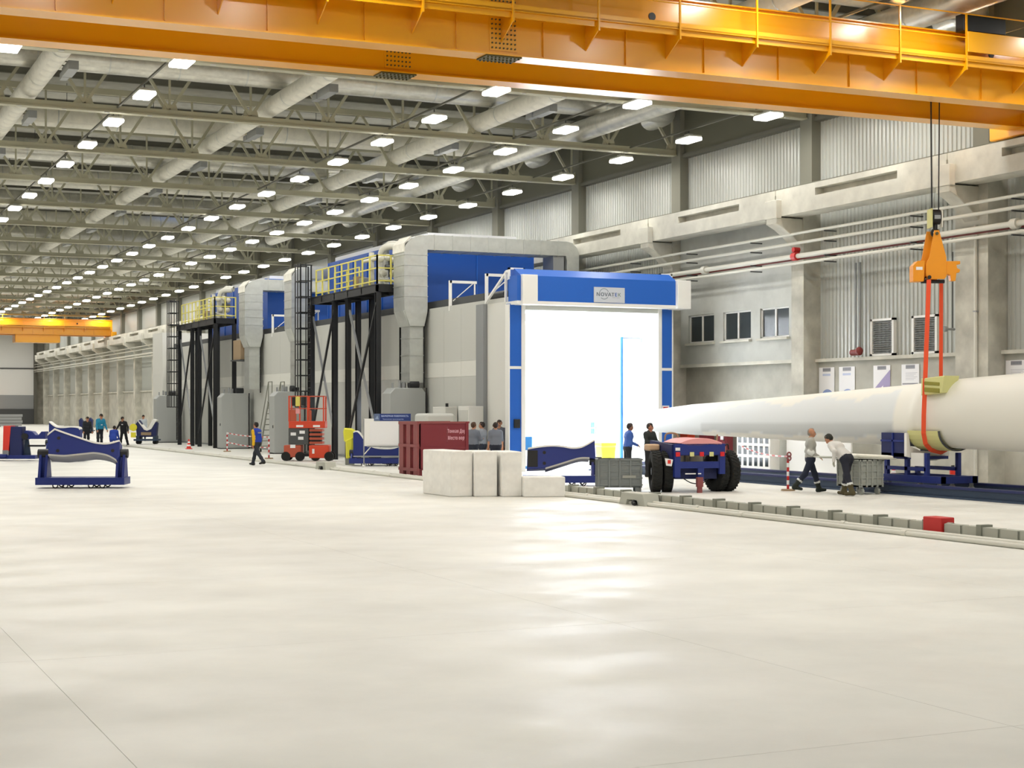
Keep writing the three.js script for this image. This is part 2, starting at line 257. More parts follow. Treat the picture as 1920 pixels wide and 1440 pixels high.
// ---------- trusses ----------
const NODE0 = -28.2, NODE = 2.83;
const yB = 12.22, yT = 14.6;
for (let k = -1; k <= 21; k++) {
  const z = colZ(k); if (z < -200) break;
  const nth = k + 2, t = thing('roof_truss', 'greenish grey steel roof truss, ' + ordinal(nth) + ' from the near crane', 'truss', [0, 0, z], 0, 'roof trusses');
  const cp = k % 2 ? M.truss : M.truss;
  P(t, 'bottom_chord', cp, B(61.6, 0.05, 0.34, 1, yB, 0), B(61.6, 0.2, 0.03, 1, yB + 0.12, -0.08), B(61.6, 0.2, 0.03, 1, yB + 0.12, 0.08));
  P(t, 'top_chord', cp, B(61.6, 0.22, 0.26, 1, yT, 0));
  const near = k <= 6, rest = [];
  for (let n = 0; n < 22; n++) {
    const x = NODE0 + NODE * n + 0.45, a = [x, yB + 0.2, 0], bars = [['diagonal', Lb(a, [x - 1.4, yT, 0], 0.1, 0.1)], ['vertical', Lb(a, [x, yT, 0], 0.07, 0.07)], ['diagonal', Lb(a, [x + 1.4, yT, 0], 0.1, 0.1)], ['gusset_plate', EX([[x - 0.32, yB + 0.05], [x + 0.32, yB + 0.05], [x + 0.22, yB + 0.42], [x - 0.22, yB + 0.42]], 0.06)]];
    for (const [nm, g] of bars) if (near && x > -2) P(t, nm, cp, g); else rest.push(g);
    if (near && x > -2) P(t, 'bolt_plate', M.boothGrey, B(0.16, 0.03, 0.1, x + 0.7, yB - 0.035, 0.12), B(0.16, 0.03, 0.1, x - 0.7, yB - 0.035, 0.12));
  }
  if (rest.length) { const m = P(t, 'web', cp, rest); m.userData.kind = 'stuff'; }
}
// ---------- cross ducts beside each truss ----------
for (let k = 0; k <= 16; k++) {
  const z = colZ(k) + (k < 3 ? 1.0 : -1.1), lab = ordinal(k + 1), t = thing('cross_duct', 'silver round air duct across the roof, ' + lab + ' from the near crane', 'duct', [0, 13.75, z], 0, 'cross ducts under the roof');
  const R = 0.46, m = M.foil;
  P(t, 'run', k % 2 ? M.wrap : m, C([-25, 0, 0], [28.0, 0, 0], R, R, 20));
  P(t, 'elbow', M.foil, C([28.0, 0, 0], [30.3, 0, 0], R, R, 20), TB([[30.2, 0, 0], [30.8, 0, -0.2], [31.1, 0, -0.8], [31.15, 0, -1.8]], R, 14, 20));
  for (let i = 0; i < 14; i++) P(t, 'seam_band', M.galv, C([28 - i * 2.3, 0, 0], [28.05 - i * 2.3, 0, 0], R + 0.012, R + 0.012, 20, true));
  for (let i = 0; i < 9; i++) P(t, 'hanger', M.darkGrey, C([27 - i * 3.4, R - 0.05, 0], [27 - i * 3.4, 1.3, 0], 0.012, 0.012, 5));
}
// ---------- long ducts along the hall ----------
[[15.5, 0.32, 'wrap', 'pale long duct over the lampless lane along the hall'], [7.3, 0.34, 'wrap', 'pale long duct nearest the left edge along the hall'], [23.4, 0.33, 'wrap', 'pale long duct between the second and third lamp rows'], [27.6, 0.4, 'foil', 'shiny silver long duct near the right wall']].forEach(([x, r, m, label], i) => {
  const t = thing('long_duct', label, 'duct', [x, 12.87, 0]);
  P(t, 'run', M[m], C([0, 0, -30], [0, 0, i === 3 ? -96 : -190], r, r, 18));
  for (let k = 0; k < 18; k++) P(t, 'seam_band', M.galv, C([0, 0, -34 - k * 4.4], [0, 0, -34.05 - k * 4.4], r + 0.01, r + 0.01, 18, true));
  if (i === 3) for (let k = 0; k < 0; k++) P(t, 'branch', M.foil, TB([[0, 0, -41 - k * 8.73], [0.6, 0, -41.3 - k * 8.73], [1.5, -0.1, -42.3 - k * 8.73], [2.2, -0.2, -44 - k * 8.73]], 0.34, 14, 16), C([2.2, -0.2, -44 - k * 8.73], [2.25, -0.25, -44.6 - k * 8.73], 0.36, 0.5, 16));
  else for (let k = 0; k < 10; k++) { const z = -49.2 - k * 8.73; P(t, 'fan_box', M.greySteel, B(0.3, 0.26, 1.3, 0.55, -0.25, z), B(0.22, 0.2, 0.5, 0.55, -0.25, z - 1.1)); P(t, 'fan_bracket', M.trussDark, B(0.5, 0.03, 0.05, 0.4, -0.1, z + 0.3), B(0.5, 0.03, 0.05, 0.4, -0.1, z - 0.3)); }
});
// ---------- high-bay lamps ----------
const rows = [[29.75, 'row nearest the right wall'], [24.75, 'second row from the right wall'], [19.8, 'third row from the right wall'], [10.1, 'fourth row from the right wall'], [5.45, 'leftmost row in view'], [-4.5, 'row left of the view'], [-14, 'far left row'], [-23, 'row by the left wall']];  // rows left of the view are unseen, added for bounce light
const lampGeo = { housing: flat([RB(0.52, 0.08, 1.0, 0.03, 0, 0.11, 0), B(0.2, 0.12, 0.3, 0, 0.18, 0)]), lens: flat([RB(0.54, 0.12, 1.02, 0.04, 0, 0.02, 0)]), hook: flat([C([0, 0.2, 0], [0, 0.36, 0], 0.02, 0.02, 6)]) };
rows.forEach(([x, rowName], r) => {
  const rail = thing('lamp_rail', 'thin dark mounting rail above the lamps, ' + rowName, 'rail', [x, 12.36, 0], 0, 'lamp rails'); P(rail, 'bar', M.purlin, BB(-0.03, 0.03, 0, 0.06, -222, 15));
  for (let n = 0, z = -8.4; z > -222; z -= (r > 4 ? 10.2 : 5.1)) {
    if (r > 4 && z < -120) break; if (r === 4 && z < -90) break; if (r === 3 && z < -190) break;
    n++;
    const seen = z < -43, cnt = Math.round((-44.1 - z) / 5.1) + 1;
    const t = thing('highbay_lamp', seen ? ordinal(Math.max(1, cnt)) + ' white lamp past the near crane, ' + rowName : ordinal(n) + ' lamp on the camera side of the crane, ' + rowName, 'lamp', [x, 11.98, z], 0, r + ' ' + rowName);
    t.userData.group = rowName + ' lamps';
    PG(t, 'housing', M.boothGrey, lampGeo.housing); PG(t, 'lens', M.lampLens, lampGeo.lens); PG(t, 'hook', M.darkGrey, lampGeo.hook);
    const l = new THREE.RectAreaLight(0xfffcf6, LAMP_POWER, 0.5, 0.98); l.position.set(0, -0.05, 0); l.rotation.x = -Math.PI / 2; l.castShadow = true; t.add(l);
  }
});

// ---------- near overhead crane (two yellow box girders) ----------
function girder(t, z, near) {                                  // local frame: x along the span, 0 at the right end, negative to the left
  const L = 59.5, b = P(t, near ? 'near_girder' : 'far_girder', M.crane, BB(-L, 0, 0.03, 1.62, z - 0.2, z - 0.17), BB(-L, 0, 0.03, 1.62, z + 0.17, z + 0.2));
  P(b, 'bottom_flange', M.crane, BB(-L, 0, 0, 0.03, z - 0.29, z + 0.29)); P(b, 'top_flange', M.crane, BB(-L, 0, 1.62, 1.65, z - 0.29, z + 0.29)); P(b, 'trolley_rail', M.trussDark, BB(-L, 0, 1.65, 1.71, z - 0.03, z + 0.03));
  // bolted splice
  const sx = near ? -17.2 : -18.6, bolts = [];
  P(b, 'splice_plate', M.crane, BB(sx - 0.33, sx + 0.33, 0.1, 1.55, z + 0.2, z + 0.215)); P(b, 'splice_plate', M.craneDark, BB(sx - 0.42, sx + 0.42, -0.03, 0, z - 0.25, z + 0.25));
  for (let i = 0; i < 7; i++) for (let j = 0; j < 14; j++) bolts.push(C([sx - 0.27 + i * 0.09, 0.16 + j * 0.1, z + 0.215], [sx - 0.27 + i * 0.09, 0.16 + j * 0.1, z + 0.237], 0.02, 0.02, 6));
  for (let i = 0; i < 9; i++) for (let j = 0; j < 3; j++) bolts.push(C([sx - 0.36 + i * 0.09, -0.03, z - 0.2 + j * 0.2], [sx - 0.36 + i * 0.09, -0.06, z - 0.2 + j * 0.2], 0.022, 0.022, 6));
  const bm = P(b, 'bolts', M.craneDark, bolts); bm.userData.kind = 'stuff';
  return b;
}
function crane(name, label, pos, turn, roll, full) {
  const t = thing(name, label, 'crane', pos, turn); t.rotation.z = roll;
  girder(t, 0, false); const b = girder(t, 2.5, true);
  P(t, 'end_carriage', M.crane, RB(0.5, 0.6, 4.6, 0.04, 0.05, 0.1, 1.25)); P(t, 'end_carriage', M.crane, RB(0.5, 0.6, 4.6, 0.04, -59.4, 0.1, 1.25));
  for (const z of [-0.8, 3.3]) P(t, 'wheel', M.blackSteel, C([-0.06, -0.02, z], [0.12, -0.02, z], 0.16, 0.16, 18));
  // service walkway on the camera side
  P(t, 'walkway_plate', M.crane, BB(-58, -0.3, 0.83, 0.87, 2.7, 3.3)); P(t, 'toe_board', M.crane, BB(-58, -0.3, 0.82, 0.96, 3.28, 3.3)); P(t, 'walkway_channel', M.crane, BB(-58, -0.3, 0.7, 0.83, 3.2, 3.24));
  for (let k = 0; k < 28; k++) {
    const x = -2.9 - k * 2.05;
    P(t, 'gusset', M.crane, EX([[2.7, 0.83], [3.3, 0.83], [3.3, 0.62], [2.7, 0.28]], 0.02).rotateY(-Math.PI / 2).translate(x, 0, 0));
    P(t, 'web_stiffener', M.crane, BB(x + 0.99, x + 1.01, 0.05, 0.8, 2.7, 2.75));
    P(t, 'stanchion', M.crane, BB(x - 0.02, x + 0.02, 0.6, 1.98, 3.29, 3.33));
  }
  P(t, 'mid_rail', M.crane, C([-58, 1.38, 3.31], [-0.4, 1.38, 3.31], 0.014, 0.014, 6)); P(t, 'hand_rail', M.crane, C([-58, 1.96, 3.31], [-0.4, 1.96, 3.31], 0.018, 0.018, 6));
  const holes = []; for (const x of [-3.6, -13.5]) holes.push(C([x, 1.2, 2.69], [x, 1.2, 2.712], 0.09, 0.09, 16));
  P(t, 'web_hole', M.black, holes);
  if (!full) P(t, 'trolley', M.crane, RB(4.5, 0.9, 2.2, 0.08, -7.5, -0.35, 1.25));
  if (full) {
    P(t, 'rating_board', M.crane, RB(2.0, 0.5, 0.03, 0.01, -3.95, 1.28, 3.35)); P(t, 'control_box', M.black, RB(1.35, 0.42, 0.3, 0.02, -4.3, 1.78, 3.1));
    const h = P(t, 'hoist', M.crane, RB(1.8, 0.7, 1.3, 0.05, -3.6, 1.2, 1.25)); P(h, 'drum', M.greySteel, C([-4.3, 0.75, 1.25], [-2.9, 0.75, 1.25], 0.22, 0.22, 18));
  }
  return t;
}
crane('overhead_crane', 'large yellow double girder crane spanning the hall near the camera', [31.0, 9.99, -33.6], Math.atan(-0.6 / 26.9) * -1, Math.atan(0.32 / 26.9), true);
crane('overhead_crane', 'small looking yellow crane far away by the end wall', [31.0, 9.8, -170], 0, 0, false);
// hook block, lifting device, slings
{
  let t = thing('hook_block', 'black and cream hook block hanging on crane ropes', 'hook block', [27.5, 7.0, -33.0], FACE);
  P(t, 'sheave', M.black, C([-0.09, 0.32, 0], [0.11, 0.32, 0], 0.2, 0.2, 22)); P(t, 'side_plate', M.padYellow, RB(0.05, 0.5, 0.42, 0.02, -0.14, 0.28, 0)); P(t, 'side_plate', M.wrap, RB(0.03, 0.46, 0.36, 0.01, 0.14, 0.26, 0)); P(t, 'drum_plate', M.greySteel, B(0.16, 0.1, 0.42, 0.01, 0.3, 0));
  P(t, 'hook', M.blackSteel, C([0, 0.12, 0], [0, -0.02, 0], 0.06), T3(0.09, 0.035, 0, -0.1, 0, 0));
  for (const [x, z] of [[-0.12, 0.08], [-0.05, -0.1], [0.06, 0.08], [0.12, -0.1]]) P(t, 'rope', M.blackSteel, C([x, 0.42, z], [x * 1.3, 3.75, z * 1.4], 0.011, 0.011, 6));
  t = thing('lifting_device', 'orange lifting clamp hanging from the hook block', 'lifting device', [27.5, 5.62, -33.0], FACE);
  for (const z of [0.14, -0.16]) P(t, 'side_plate', M.hookOrange, EX([[-0.06, 1.33], [0.06, 1.33], [0.25, 0.62], [0.25, 0.12], [0.2, 0.06], [-0.24, 0.06], [-0.28, 0.2], [-0.28, 0.45], [-0.19, 0.62]], 0.03, 0.005).translate(z < 0 ? -0.12 : 0, 0, z));
  P(t, 'motor_box', M.hookOrange, EX([[-0.62, 0.0], [-0.36, 0.0], [-0.33, 0.52], [-0.5, 0.52], [-0.62, 0.4]], 0.4, 0.01)); P(t, 'lug', M.hookOrange, EX([[0.22, 0.52], [0.62, 0.52], [0.62, 0.46], [0.52, 0.44], [0.54, 0.34], [0.62, 0.3], [0.6, 0.24], [0.52, 0.22], [0.5, 0.02], [0.4, 0.02], [0.38, 0.16], [0.3, 0.2], [0.22, 0.14]], 0.22, 0.01));
  P(t, 'axle', M.black, C([-0.38, 0.0, 0.0], [0.24, 0.0, 0.0], 0.05), C([-0.2, 0.1, -0.2], [-0.2, 0.1, 0.2], 0.05)); P(t, 'type_plate', M.paper, B(0.17, 0.08, 0.005, -0.47, 0.33, 0.203)); P(t, 'shackle', M.craneDark, C([0, 1.25, -0.2], [0, 1.25, 0.2], 0.04));
}
function strap(name, label, pts, w, th) {                      // flat webbing along a polyline, broad face to the lens
  const t = thing(name, label, 'sling', [0, 0, 0], 0, 'slings'); const g = []; for (let i = 0; i + 1 < pts.length; i++) { const a = V(...pts[i]), b = V(...pts[i + 1]), d = b.clone().sub(a), len = d.length() + 0.01, bx = new THREE.BoxGeometry(w, len, th), m = new THREE.Matrix4(), y = d.normalize(), zx = V(-Math.sin(YAW) * 1.3, 0, Math.cos(YAW)).normalize(), x = V(0, 0, 0).crossVectors(y, zx).normalize(), z2 = V(0, 0, 0).crossVectors(x, y); m.makeBasis(x, y, z2); bx.applyMatrix4(m); bx.translate((a.x + b.x) / 2 , (a.y + b.y) / 2, (a.z + b.z) / 2); g.push(bx); }
  P(t, 'webbing', M.orangeSling, g); return t;
}
strap('lifting_sling', 'orange lifting sling passing in front of the blade', [[27.15, 5.64, -32.83], [27.03, 2.7, -32.85], [27.0, 2.1, -32.85], [27.0, 1.62, -32.86], [27.1, 1.34, -32.9], [27.32, 1.18, -32.95], [27.75, 1.11, -33.05]], 0.115, 0.012);
strap('lifting_sling', 'orange lifting sling passing behind the blade', [[27.95, 5.64, -33.3], [28.36, 3.0, -33.8], [28.4, 2.1, -33.75], [28.4, 1.62, -33.6], [28.28, 1.34, -33.4], [28.05, 1.18, -33.2], [27.75, 1.11, -33.05]], 0.1, 0.012);
// ---------- wind turbine blade ----------
{
  const t = thing('turbine_blade', 'long white wind turbine blade hanging in two orange slings', 'turbine blade');
  const st = [[-50.26, 1.86, 1.92, 0.02], [-50.0, 1.7, 1.99, 0.06], [-49.74, 1.61, 2.05, 0.09], [-48.9, 1.5, 2.14, 0.13], [-48, 1.44, 2.23, 0.17], [-45.5, 1.38, 2.41, 0.24], [-42.3, 1.35, 2.54, 0.3], [-39.4, 1.3, 2.67, 0.37], [-36.8, 1.28, 2.8, 0.44], [-34.4, 1.25, 2.91, 0.52], [-32.8, 1.23, 3.02, 0.6], [-31.3, 1.22, 3.09, 0.68], [-29.9, 1.2, 3.15, 0.76], [-26, 1.15, 3.2, 0.9], [-22, 1.12, 3.2, 1.0], [-18, 1.1, 3.2, 1.05], [-17.9, 1.2, 3.1, 0.95]];
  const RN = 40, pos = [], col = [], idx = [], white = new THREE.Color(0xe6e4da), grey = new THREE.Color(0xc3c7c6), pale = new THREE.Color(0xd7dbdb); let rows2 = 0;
  for (let s = 0; s + 1 < st.length; s++) {
    const steps = s + 2 === st.length ? 2 : Math.max(1, Math.round((st[s + 1][0] - st[s][0]) / 0.16));
    for (let q = 0; q < steps; q++) {
      const f = q / steps, z = st[s][0] + f * (st[s + 1][0] - st[s][0]), y0 = st[s][1] + f * (st[s + 1][1] - st[s][1]), y1 = st[s][2] + f * (st[s + 1][2] - st[s][2]), hx = st[s][3] + f * (st[s + 1][3] - st[s][3]);
      for (let i = 0; i < RN; i++) {
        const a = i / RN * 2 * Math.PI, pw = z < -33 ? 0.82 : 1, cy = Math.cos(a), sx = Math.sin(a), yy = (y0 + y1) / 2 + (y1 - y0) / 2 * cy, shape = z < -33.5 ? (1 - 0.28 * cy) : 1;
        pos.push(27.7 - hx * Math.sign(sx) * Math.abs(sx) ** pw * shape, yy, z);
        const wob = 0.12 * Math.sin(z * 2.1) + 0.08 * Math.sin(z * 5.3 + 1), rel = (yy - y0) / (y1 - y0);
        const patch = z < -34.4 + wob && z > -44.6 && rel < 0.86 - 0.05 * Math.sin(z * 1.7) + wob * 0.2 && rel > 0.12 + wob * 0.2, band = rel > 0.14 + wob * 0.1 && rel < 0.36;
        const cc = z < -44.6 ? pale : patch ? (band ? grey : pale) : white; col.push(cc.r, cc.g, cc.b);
      }
      rows2++;
    }
  }
  for (let r = 0; r + 1 < rows2; r++) for (let i = 0; i < RN; i++) { const a = r * RN + i, b = r * RN + (i + 1) % RN, c = a + RN, d = b + RN; idx.push(a, b, c, b, d, c); }
  for (const r of [0, rows2 - 1]) { const c = pos.length / 3; let y = 0; for (let i = 0; i < RN; i++) y += pos[(r * RN + i) * 3 + 1] / RN; pos.push(27.7, y, pos[r * RN * 3 + 2]); col.push(white.r, white.g, white.b); for (let i = 0; i < RN; i++) { const a = r * RN + i, b = r * RN + (i + 1) % RN; r ? idx.push(a, b, c) : idx.push(b, a, c); } }
  const g = new THREE.BufferGeometry(); g.setAttribute('position', new THREE.Float32BufferAttribute(pos, 3)); g.setAttribute('color', new THREE.Float32BufferAttribute(col, 3)); g.setIndex(idx.reverse()); g.computeVertexNormals();
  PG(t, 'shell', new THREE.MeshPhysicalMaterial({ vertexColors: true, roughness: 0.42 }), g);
  let p = thing('edge_pad', 'yellow grooved foam pad on top of the blade beside the sling', 'pad', [27.62, 2.94, -32.55]);
  P(p, 'block', M.padYellow, EX([[-0.42, -0.3], [0.36, -0.24], [0.46, 0.16], [-0.42, 0.1]], 0.5, 0.02).rotateY(-Math.PI / 2 + 0.0).scale(1, 1, 1).translate(-0.35, 0, 0)); P(p, 'groove', M.padOlive, RB(0.04, 0.09, 0.6, 0.02, -0.6, -0.02, 0, 0.06), RB(0.04, 0.12, 0.6, 0.02, -0.6, -0.19, 0, 0.06));
  p = thing('edge_pad', 'yellowish curved protector under the blade at the sling', 'pad', [27.7, 1.2, -33.0]); const arc = []; for (let i = 0; i <= 14; i++) { const a = Math.PI * (1.02 + 0.95 * i / 14); arc.push([Math.cos(a) * 0.62, 0.52 + Math.sin(a) * 0.56]); } for (let i = 14; i >= 0; i--) { const a = Math.PI * (1.02 + 0.95 * i / 14); arc.push([Math.cos(a) * 0.58, 0.52 + Math.sin(a) * 0.52]); }
  P(p, 'shell', M.padYellow, EX(arc, 1.25)); P(p, 'edge_band', M.darkGrey, EX(arc.map(([x, y]) => [x * 1.01, (y - 0.5) * 1.01 + 0.5]), 0.04).translate(0, 0, 0.62));
}
// ---------- blade stand on castors ----------
{
  const t = thing('blade_stand', 'dark blue wheeled stand with white saddle under the blade', 'stand', [27.75, 0, -33.75]);
  P(t, 'base_beam', M.navy, BB(-0.62, -0.44, 0.32, 0.5, -1.0, 1.4), BB(0.44, 0.62, 0.32, 0.5, -1.0, 1.4), BB(-0.6, 0.6, 0.32, 0.5, -1.0, -0.86), BB(-0.6, 0.6, 0.32, 0.5, 1.26, 1.4));
  for (const [x, z] of [[-0.52, -0.9], [-0.52, -0.05], [-0.52, 0.75], [0.52, -0.9], [0.52, 0.75]]) P(t, 'post', M.navy, BB(x - 0.05, x + 0.05, 0.5, z > 0.5 ? 1.1 : 0.95, z - 0.06, z + 0.06));
  P(t, 'cross_beam', M.navy, BB(-0.57, -0.47, 0.62, 0.72, -0.9, 0.75), BB(0.47, 0.57, 0.62, 0.72, -0.9, 0.75), BB(-0.57, 0.57, 0.92, 1.0, -0.95, 0.3));
  P(t, 'saddle', M.navyDark, BB(-0.7, -0.62, 0.98, 1.62, -0.92, 0.05), BB(0.62, 0.7, 0.98, 1.62, -0.92, 0.05), BB(-0.7, 0.7, 0.98, 1.08, -0.92, 0.05)); P(t, 'saddle_rib', M.navy, BB(-0.73, -0.7, 1.38, 1.43, -0.92, 0.05), BB(-0.73, -0.7, 0.98, 1.62, -0.45, -0.4));
  P(t, 'lining', M.pad, EX([[-0.72, 1.62], [-0.72, 1.0], [-0.3, 0.88], [0.3, 0.88], [0.72, 1.0], [0.72, 1.62], [0.66, 1.62], [0.6, 1.26], [0.25, 1.14], [-0.25, 1.14], [-0.6, 1.26], [-0.66, 1.62]], 0.1).translate(0, 0, 0.12), BB(-0.6, -0.56, 0.75, 1.1, 0.2, 0.7));
  for (const [x, z] of [[-0.53, 0.5], [-0.53, 1.25], [0.53, 0.5], [0.53, 1.25], [-0.53, -0.8], [0.53, -0.8]]) { const w = P(t, 'castor', M.crateLight, C([x - 0.03, 0.12, z], [x + 0.03, 0.12, z], 0.12, 0.12, 16)); P(w, 'fork', M.greySteel, B(0.1, 0.18, 0.05, x, 0.23, z)); }
}
// ---------- floor rails to the booth ----------
for (const [x, label] of [[26.75, 'dark blue transport rail nearest the camera'], [28.75, 'dark blue transport rail behind the blade stand']]) {
  const t = thing('floor_rail', label, 'rail', [x, 0, 0], 0, 'transport rails');
  P(t, 'web', M.railBlue, BB(-0.08, 0.08, 0.04, 0.24, -51, -8)); P(t, 'foot', M.railBlue, BB(-0.16, 0.16, 0, 0.05, -51, -8)); P(t, 'head', M.navyDark, BB(-0.13, 0.13, 0.24, 0.3, -51, -8));
}

// ---------- spray booth ----------
{
  const t = thing('spray_booth', 'long white spray booth with blue door portal and glaring interior', 'booth'), zf = -51.5, zb = -107, xl = 23.7, xr = 30.4;
  // side wall panels
  for (let i = 0; i < 30; i++) {
    const z1 = -54.35 - i * 1.755, z0 = z1 - 1.745;
    P(t, 'wall_panel', M.boothGrey, BB(xl, xl + 0.12, 4.1, 6.14, z0, z1)); P(t, 'wall_panel', M.boothBand, BB(xl - 0.005, xl + 0.12, 3.5, 4.095, z0, z1)); P(t, 'wall_panel', M.boothGrey, BB(xl, xl + 0.12, 0.06, 3.495, z0, z1));
  }
  P(t, 'inner_lining', M.boothInside, BB(xl + 0.13, xl + 0.2, 0, 6.1, zb, zf - 0.05), BB(xr - 0.2, xr - 0.13, 0, 6.1, zb, zf - 0.05), BB(xl + 0.13, xr - 0.13, 5.95, 6.1, zb, zf - 0.5), BB(xl + 0.13, xr - 0.13, 0, 6.1, zb, zb + 0.1));
  P(t, 'floor_plate', M.boothInside, BB(xl + 0.2, xr - 0.2, 0, 0.015, zb, zf + 0.2));
  P(t, 'right_wall', M.boothGrey, BB(xr - 0.12, xr, 0, 6.14, zb, zf)); P(t, 'roof', M.boothGrey, BB(xl, xr, 6.14, 6.3, zb, zf)); P(t, 'roof_edge', M.darkGrey, BB(xl + 0.25, xl + 0.4, 6.3, 6.62, zb, zf - 3)); P(t, 'base_kerb', M.greySteel, BB(xl - 0.04, xl + 0.1, 0, 0.1, zb, zf));
  P(t, 'corner_duct', M.greySteel, BB(xl - 0.16, xl + 0.1, 0.9, 6.15, -54.3, -53.62)); P(t, 'front_side_panel', M.boothWhite, BB(xl, xl + 0.12, 0, 6.14, -53.6, zf)); P(t, 'rear_portal', M.boothWhite, BB(xl - 0.5, xr + 0.3, 0, 7.4, -110.2, -107.1)); 
  // door portal
  for (const [a, b, x] of [[23.51, 23.98, 0], [29.76, 30.22, 1]]) {
    P(t, 'portal_post', M.boothBlue, BB(a, b, 0.02, 3.68, zf, zf + 0.3)); P(t, 'portal_post', M.boothBlue, BB(a, b, 3.78, 6.02, zf, zf + 0.3)); P(t, 'post_joint', M.white, BB(a, b, 3.68, 3.78, zf, zf + 0.31));
    P(t, 'jamb', M.white, x ? BB(29.62, 29.77, 0, 6.0, zf - 0.1, zf + 0.34) : BB(23.97, 24.12, 0, 6.0, zf - 0.1, zf + 0.34)); P(t, 'edge_trim', M.white, x ? BB(30.22, 30.27, 0, 6.0, zf, zf + 0.32) : BB(23.47, 23.51, 0, 6.0, zf, zf + 0.32));
  }
  P(t, 'header', M.boothBlue, BB(23.55, 30.25, 6.1, 7.0, zf + 0.1, zf + 0.85)); P(t, 'header_top', M.boothBlue, EX([[zf - 0.3, 7.0], [zf + 0.85, 7.0], [zf + 0.3, 7.28], [zf - 0.3, 7.28]], 6.4).rotateY(-Math.PI / 2).translate(26.9, 0, 0)); P(t, 'header_soffit', M.whiteGloss, BB(23.55, 30.25, 5.98, 6.1, zf - 0.1, zf + 0.86)); P(t, 'lintel', M.boothGrey, BB(23.97, 29.77, 5.82, 5.98, zf - 0.1, zf + 0.3));
  P(t, 'end_cap', M.white, RB(0.6, 1.06, 0.9, 0.02, 24.0, 6.5, zf + 0.55)); P(t, 'end_cap', M.white, RB(0.58, 1.06, 0.9, 0.02, 30.35, 6.5, zf + 0.55));
  for (const [a, b] of [[23.5, 24.15], [29.72, 30.28]]) P(t, 'lifting_frame', M.white, BB(a, a + 0.07, 6.9, 7.32, zf + 0.15, zf + 0.24), BB(b - 0.07, b, 6.9, 7.32, zf + 0.15, zf + 0.24), BB(a, b, 7.25, 7.32, zf + 0.15, zf + 0.24));
  P(t, 'stay', M.white, Lb([23.5, 7.2, zf + 0.1], [23.6, 6.2, zf - 2.0], 0.08, 0.08), Lb([23.5, 7.2, zf], [23.5, 6.1, zf], 0.08, 0.08));
  const sign = canvasMat(512, 226, (c, w, h) => { c.fillStyle = '#c9cfd8'; c.fillRect(0, 0, w, h); c.strokeStyle = '#8d98a4'; c.lineWidth = 13; c.beginPath(); c.arc(165, 98, 78, Math.PI * 1.08, Math.PI * 1.88); c.stroke(); c.beginPath(); c.arc(165, 98, 78, Math.PI * 0.2, Math.PI * 0.72); c.stroke(); c.fillStyle = '#5d6874'; c.font = 'bold 84px sans-serif'; c.save(); c.translate(30, 132); c.scale(1.1, 0.9); c.fillText('NOVAT', 0, 0); const wd = c.measureText('NOVAT').width; c.fillStyle = '#3a5fa8'; c.fillText('E', wd, 0); const we = c.measureText('NOVATE').width; c.fillStyle = '#7d9089'; c.fillText('K', we, 0); c.restore(); c.fillStyle = '#8b949e'; c.font = '22px sans-serif'; c.fillText('Technologies', 300, 156); });
  const sg = P(t, 'sign_plate', M.boothGrey, BB(26.62, 27.89, 6.12, 6.68, zf + 0.85, zf + 0.87)); const sf = sheet(sg, 'sign_print', sign, 1.25, 0.55, 27.255, 6.4, zf + 0.874);
  P(t, 'control_panel', M.blackSteel, RB(0.24, 0.32, 0.08, 0.02, 23.78, 1.72, zf + 0.34)); const fs = P(t, 'fire_sign', M.paper, B(0.3, 0.3, 0.01, 29.95, 2.22, zf + 0.31)); P(fs, 'fire_symbol', M.red, B(0.22, 0.2, 0.006, 29.95, 2.22, zf + 0.317)); P(fs, 'symbol_core', M.paper, B(0.07, 0.09, 0.006, 29.95, 2.2, zf + 0.321));
  // ceiling and wall light panels inside
  for (let i = 0; i < 9; i++) for (const x of [25.2, 28.9]) {
    const z = zf - 2.2 - i * 6, p = P(t, 'light_panel', M.panelLens, RB(1.0, 0.05, 2.4, 0.01, x, 5.92, z)); const l = new THREE.RectAreaLight(0xf4f9ff, BOOTH_POWER, 0.95, 2.3); l.position.set(x, 5.88, z); l.rotation.x = -Math.PI / 2; l.castShadow = true; t.add(l);
  }
  for (let i = 0; i < 5; i++) for (const s of [0, 1]) { const z = zf - 4.5 - i * 10, x = s ? xr - 0.22 : xl + 0.22; P(t, 'light_panel', M.panelLens, RB(0.05, 1.6, 1.2, 0.01, x, 3.2, z)); const l = new THREE.RectAreaLight(0xf4f9ff, BOOTH_POWER * 0.8, 1.15, 1.5); l.position.set(x + (s ? -0.05 : 0.05), 3.2, z); l.rotation.y = s ? Math.PI / 2 : -Math.PI / 2; l.castShadow = true; t.add(l); }
  // roof brackets of the sliding cover
  for (const z of [-53.74, -57.28, -61.9, -77.5, -82.2, -86]) P(t, 'roof_bracket', M.white, BB(xl - 0.02, xl + 0.08, 6.1, 7.3, z - 0.05, z + 0.05), BB(xl, xl + 1.15, 7.2, 7.3, z - 0.05, z + 0.05), Lb([xl + 1.0, 7.2, z], [xl + 0.15, 6.5, z], 0.03, 0.03), BB(xl + 1.05, xl + 1.1, 6.3, 7.2, z - 0.02, z + 0.02));
  P(t, 'cable_bundle', M.blackSteel, C([xl + 0.5, 6.52, -53], [xl + 0.5, 6.52, -106], 0.13), C([xl + 0.8, 6.45, -53], [xl + 0.8, 6.45, -106], 0.1));
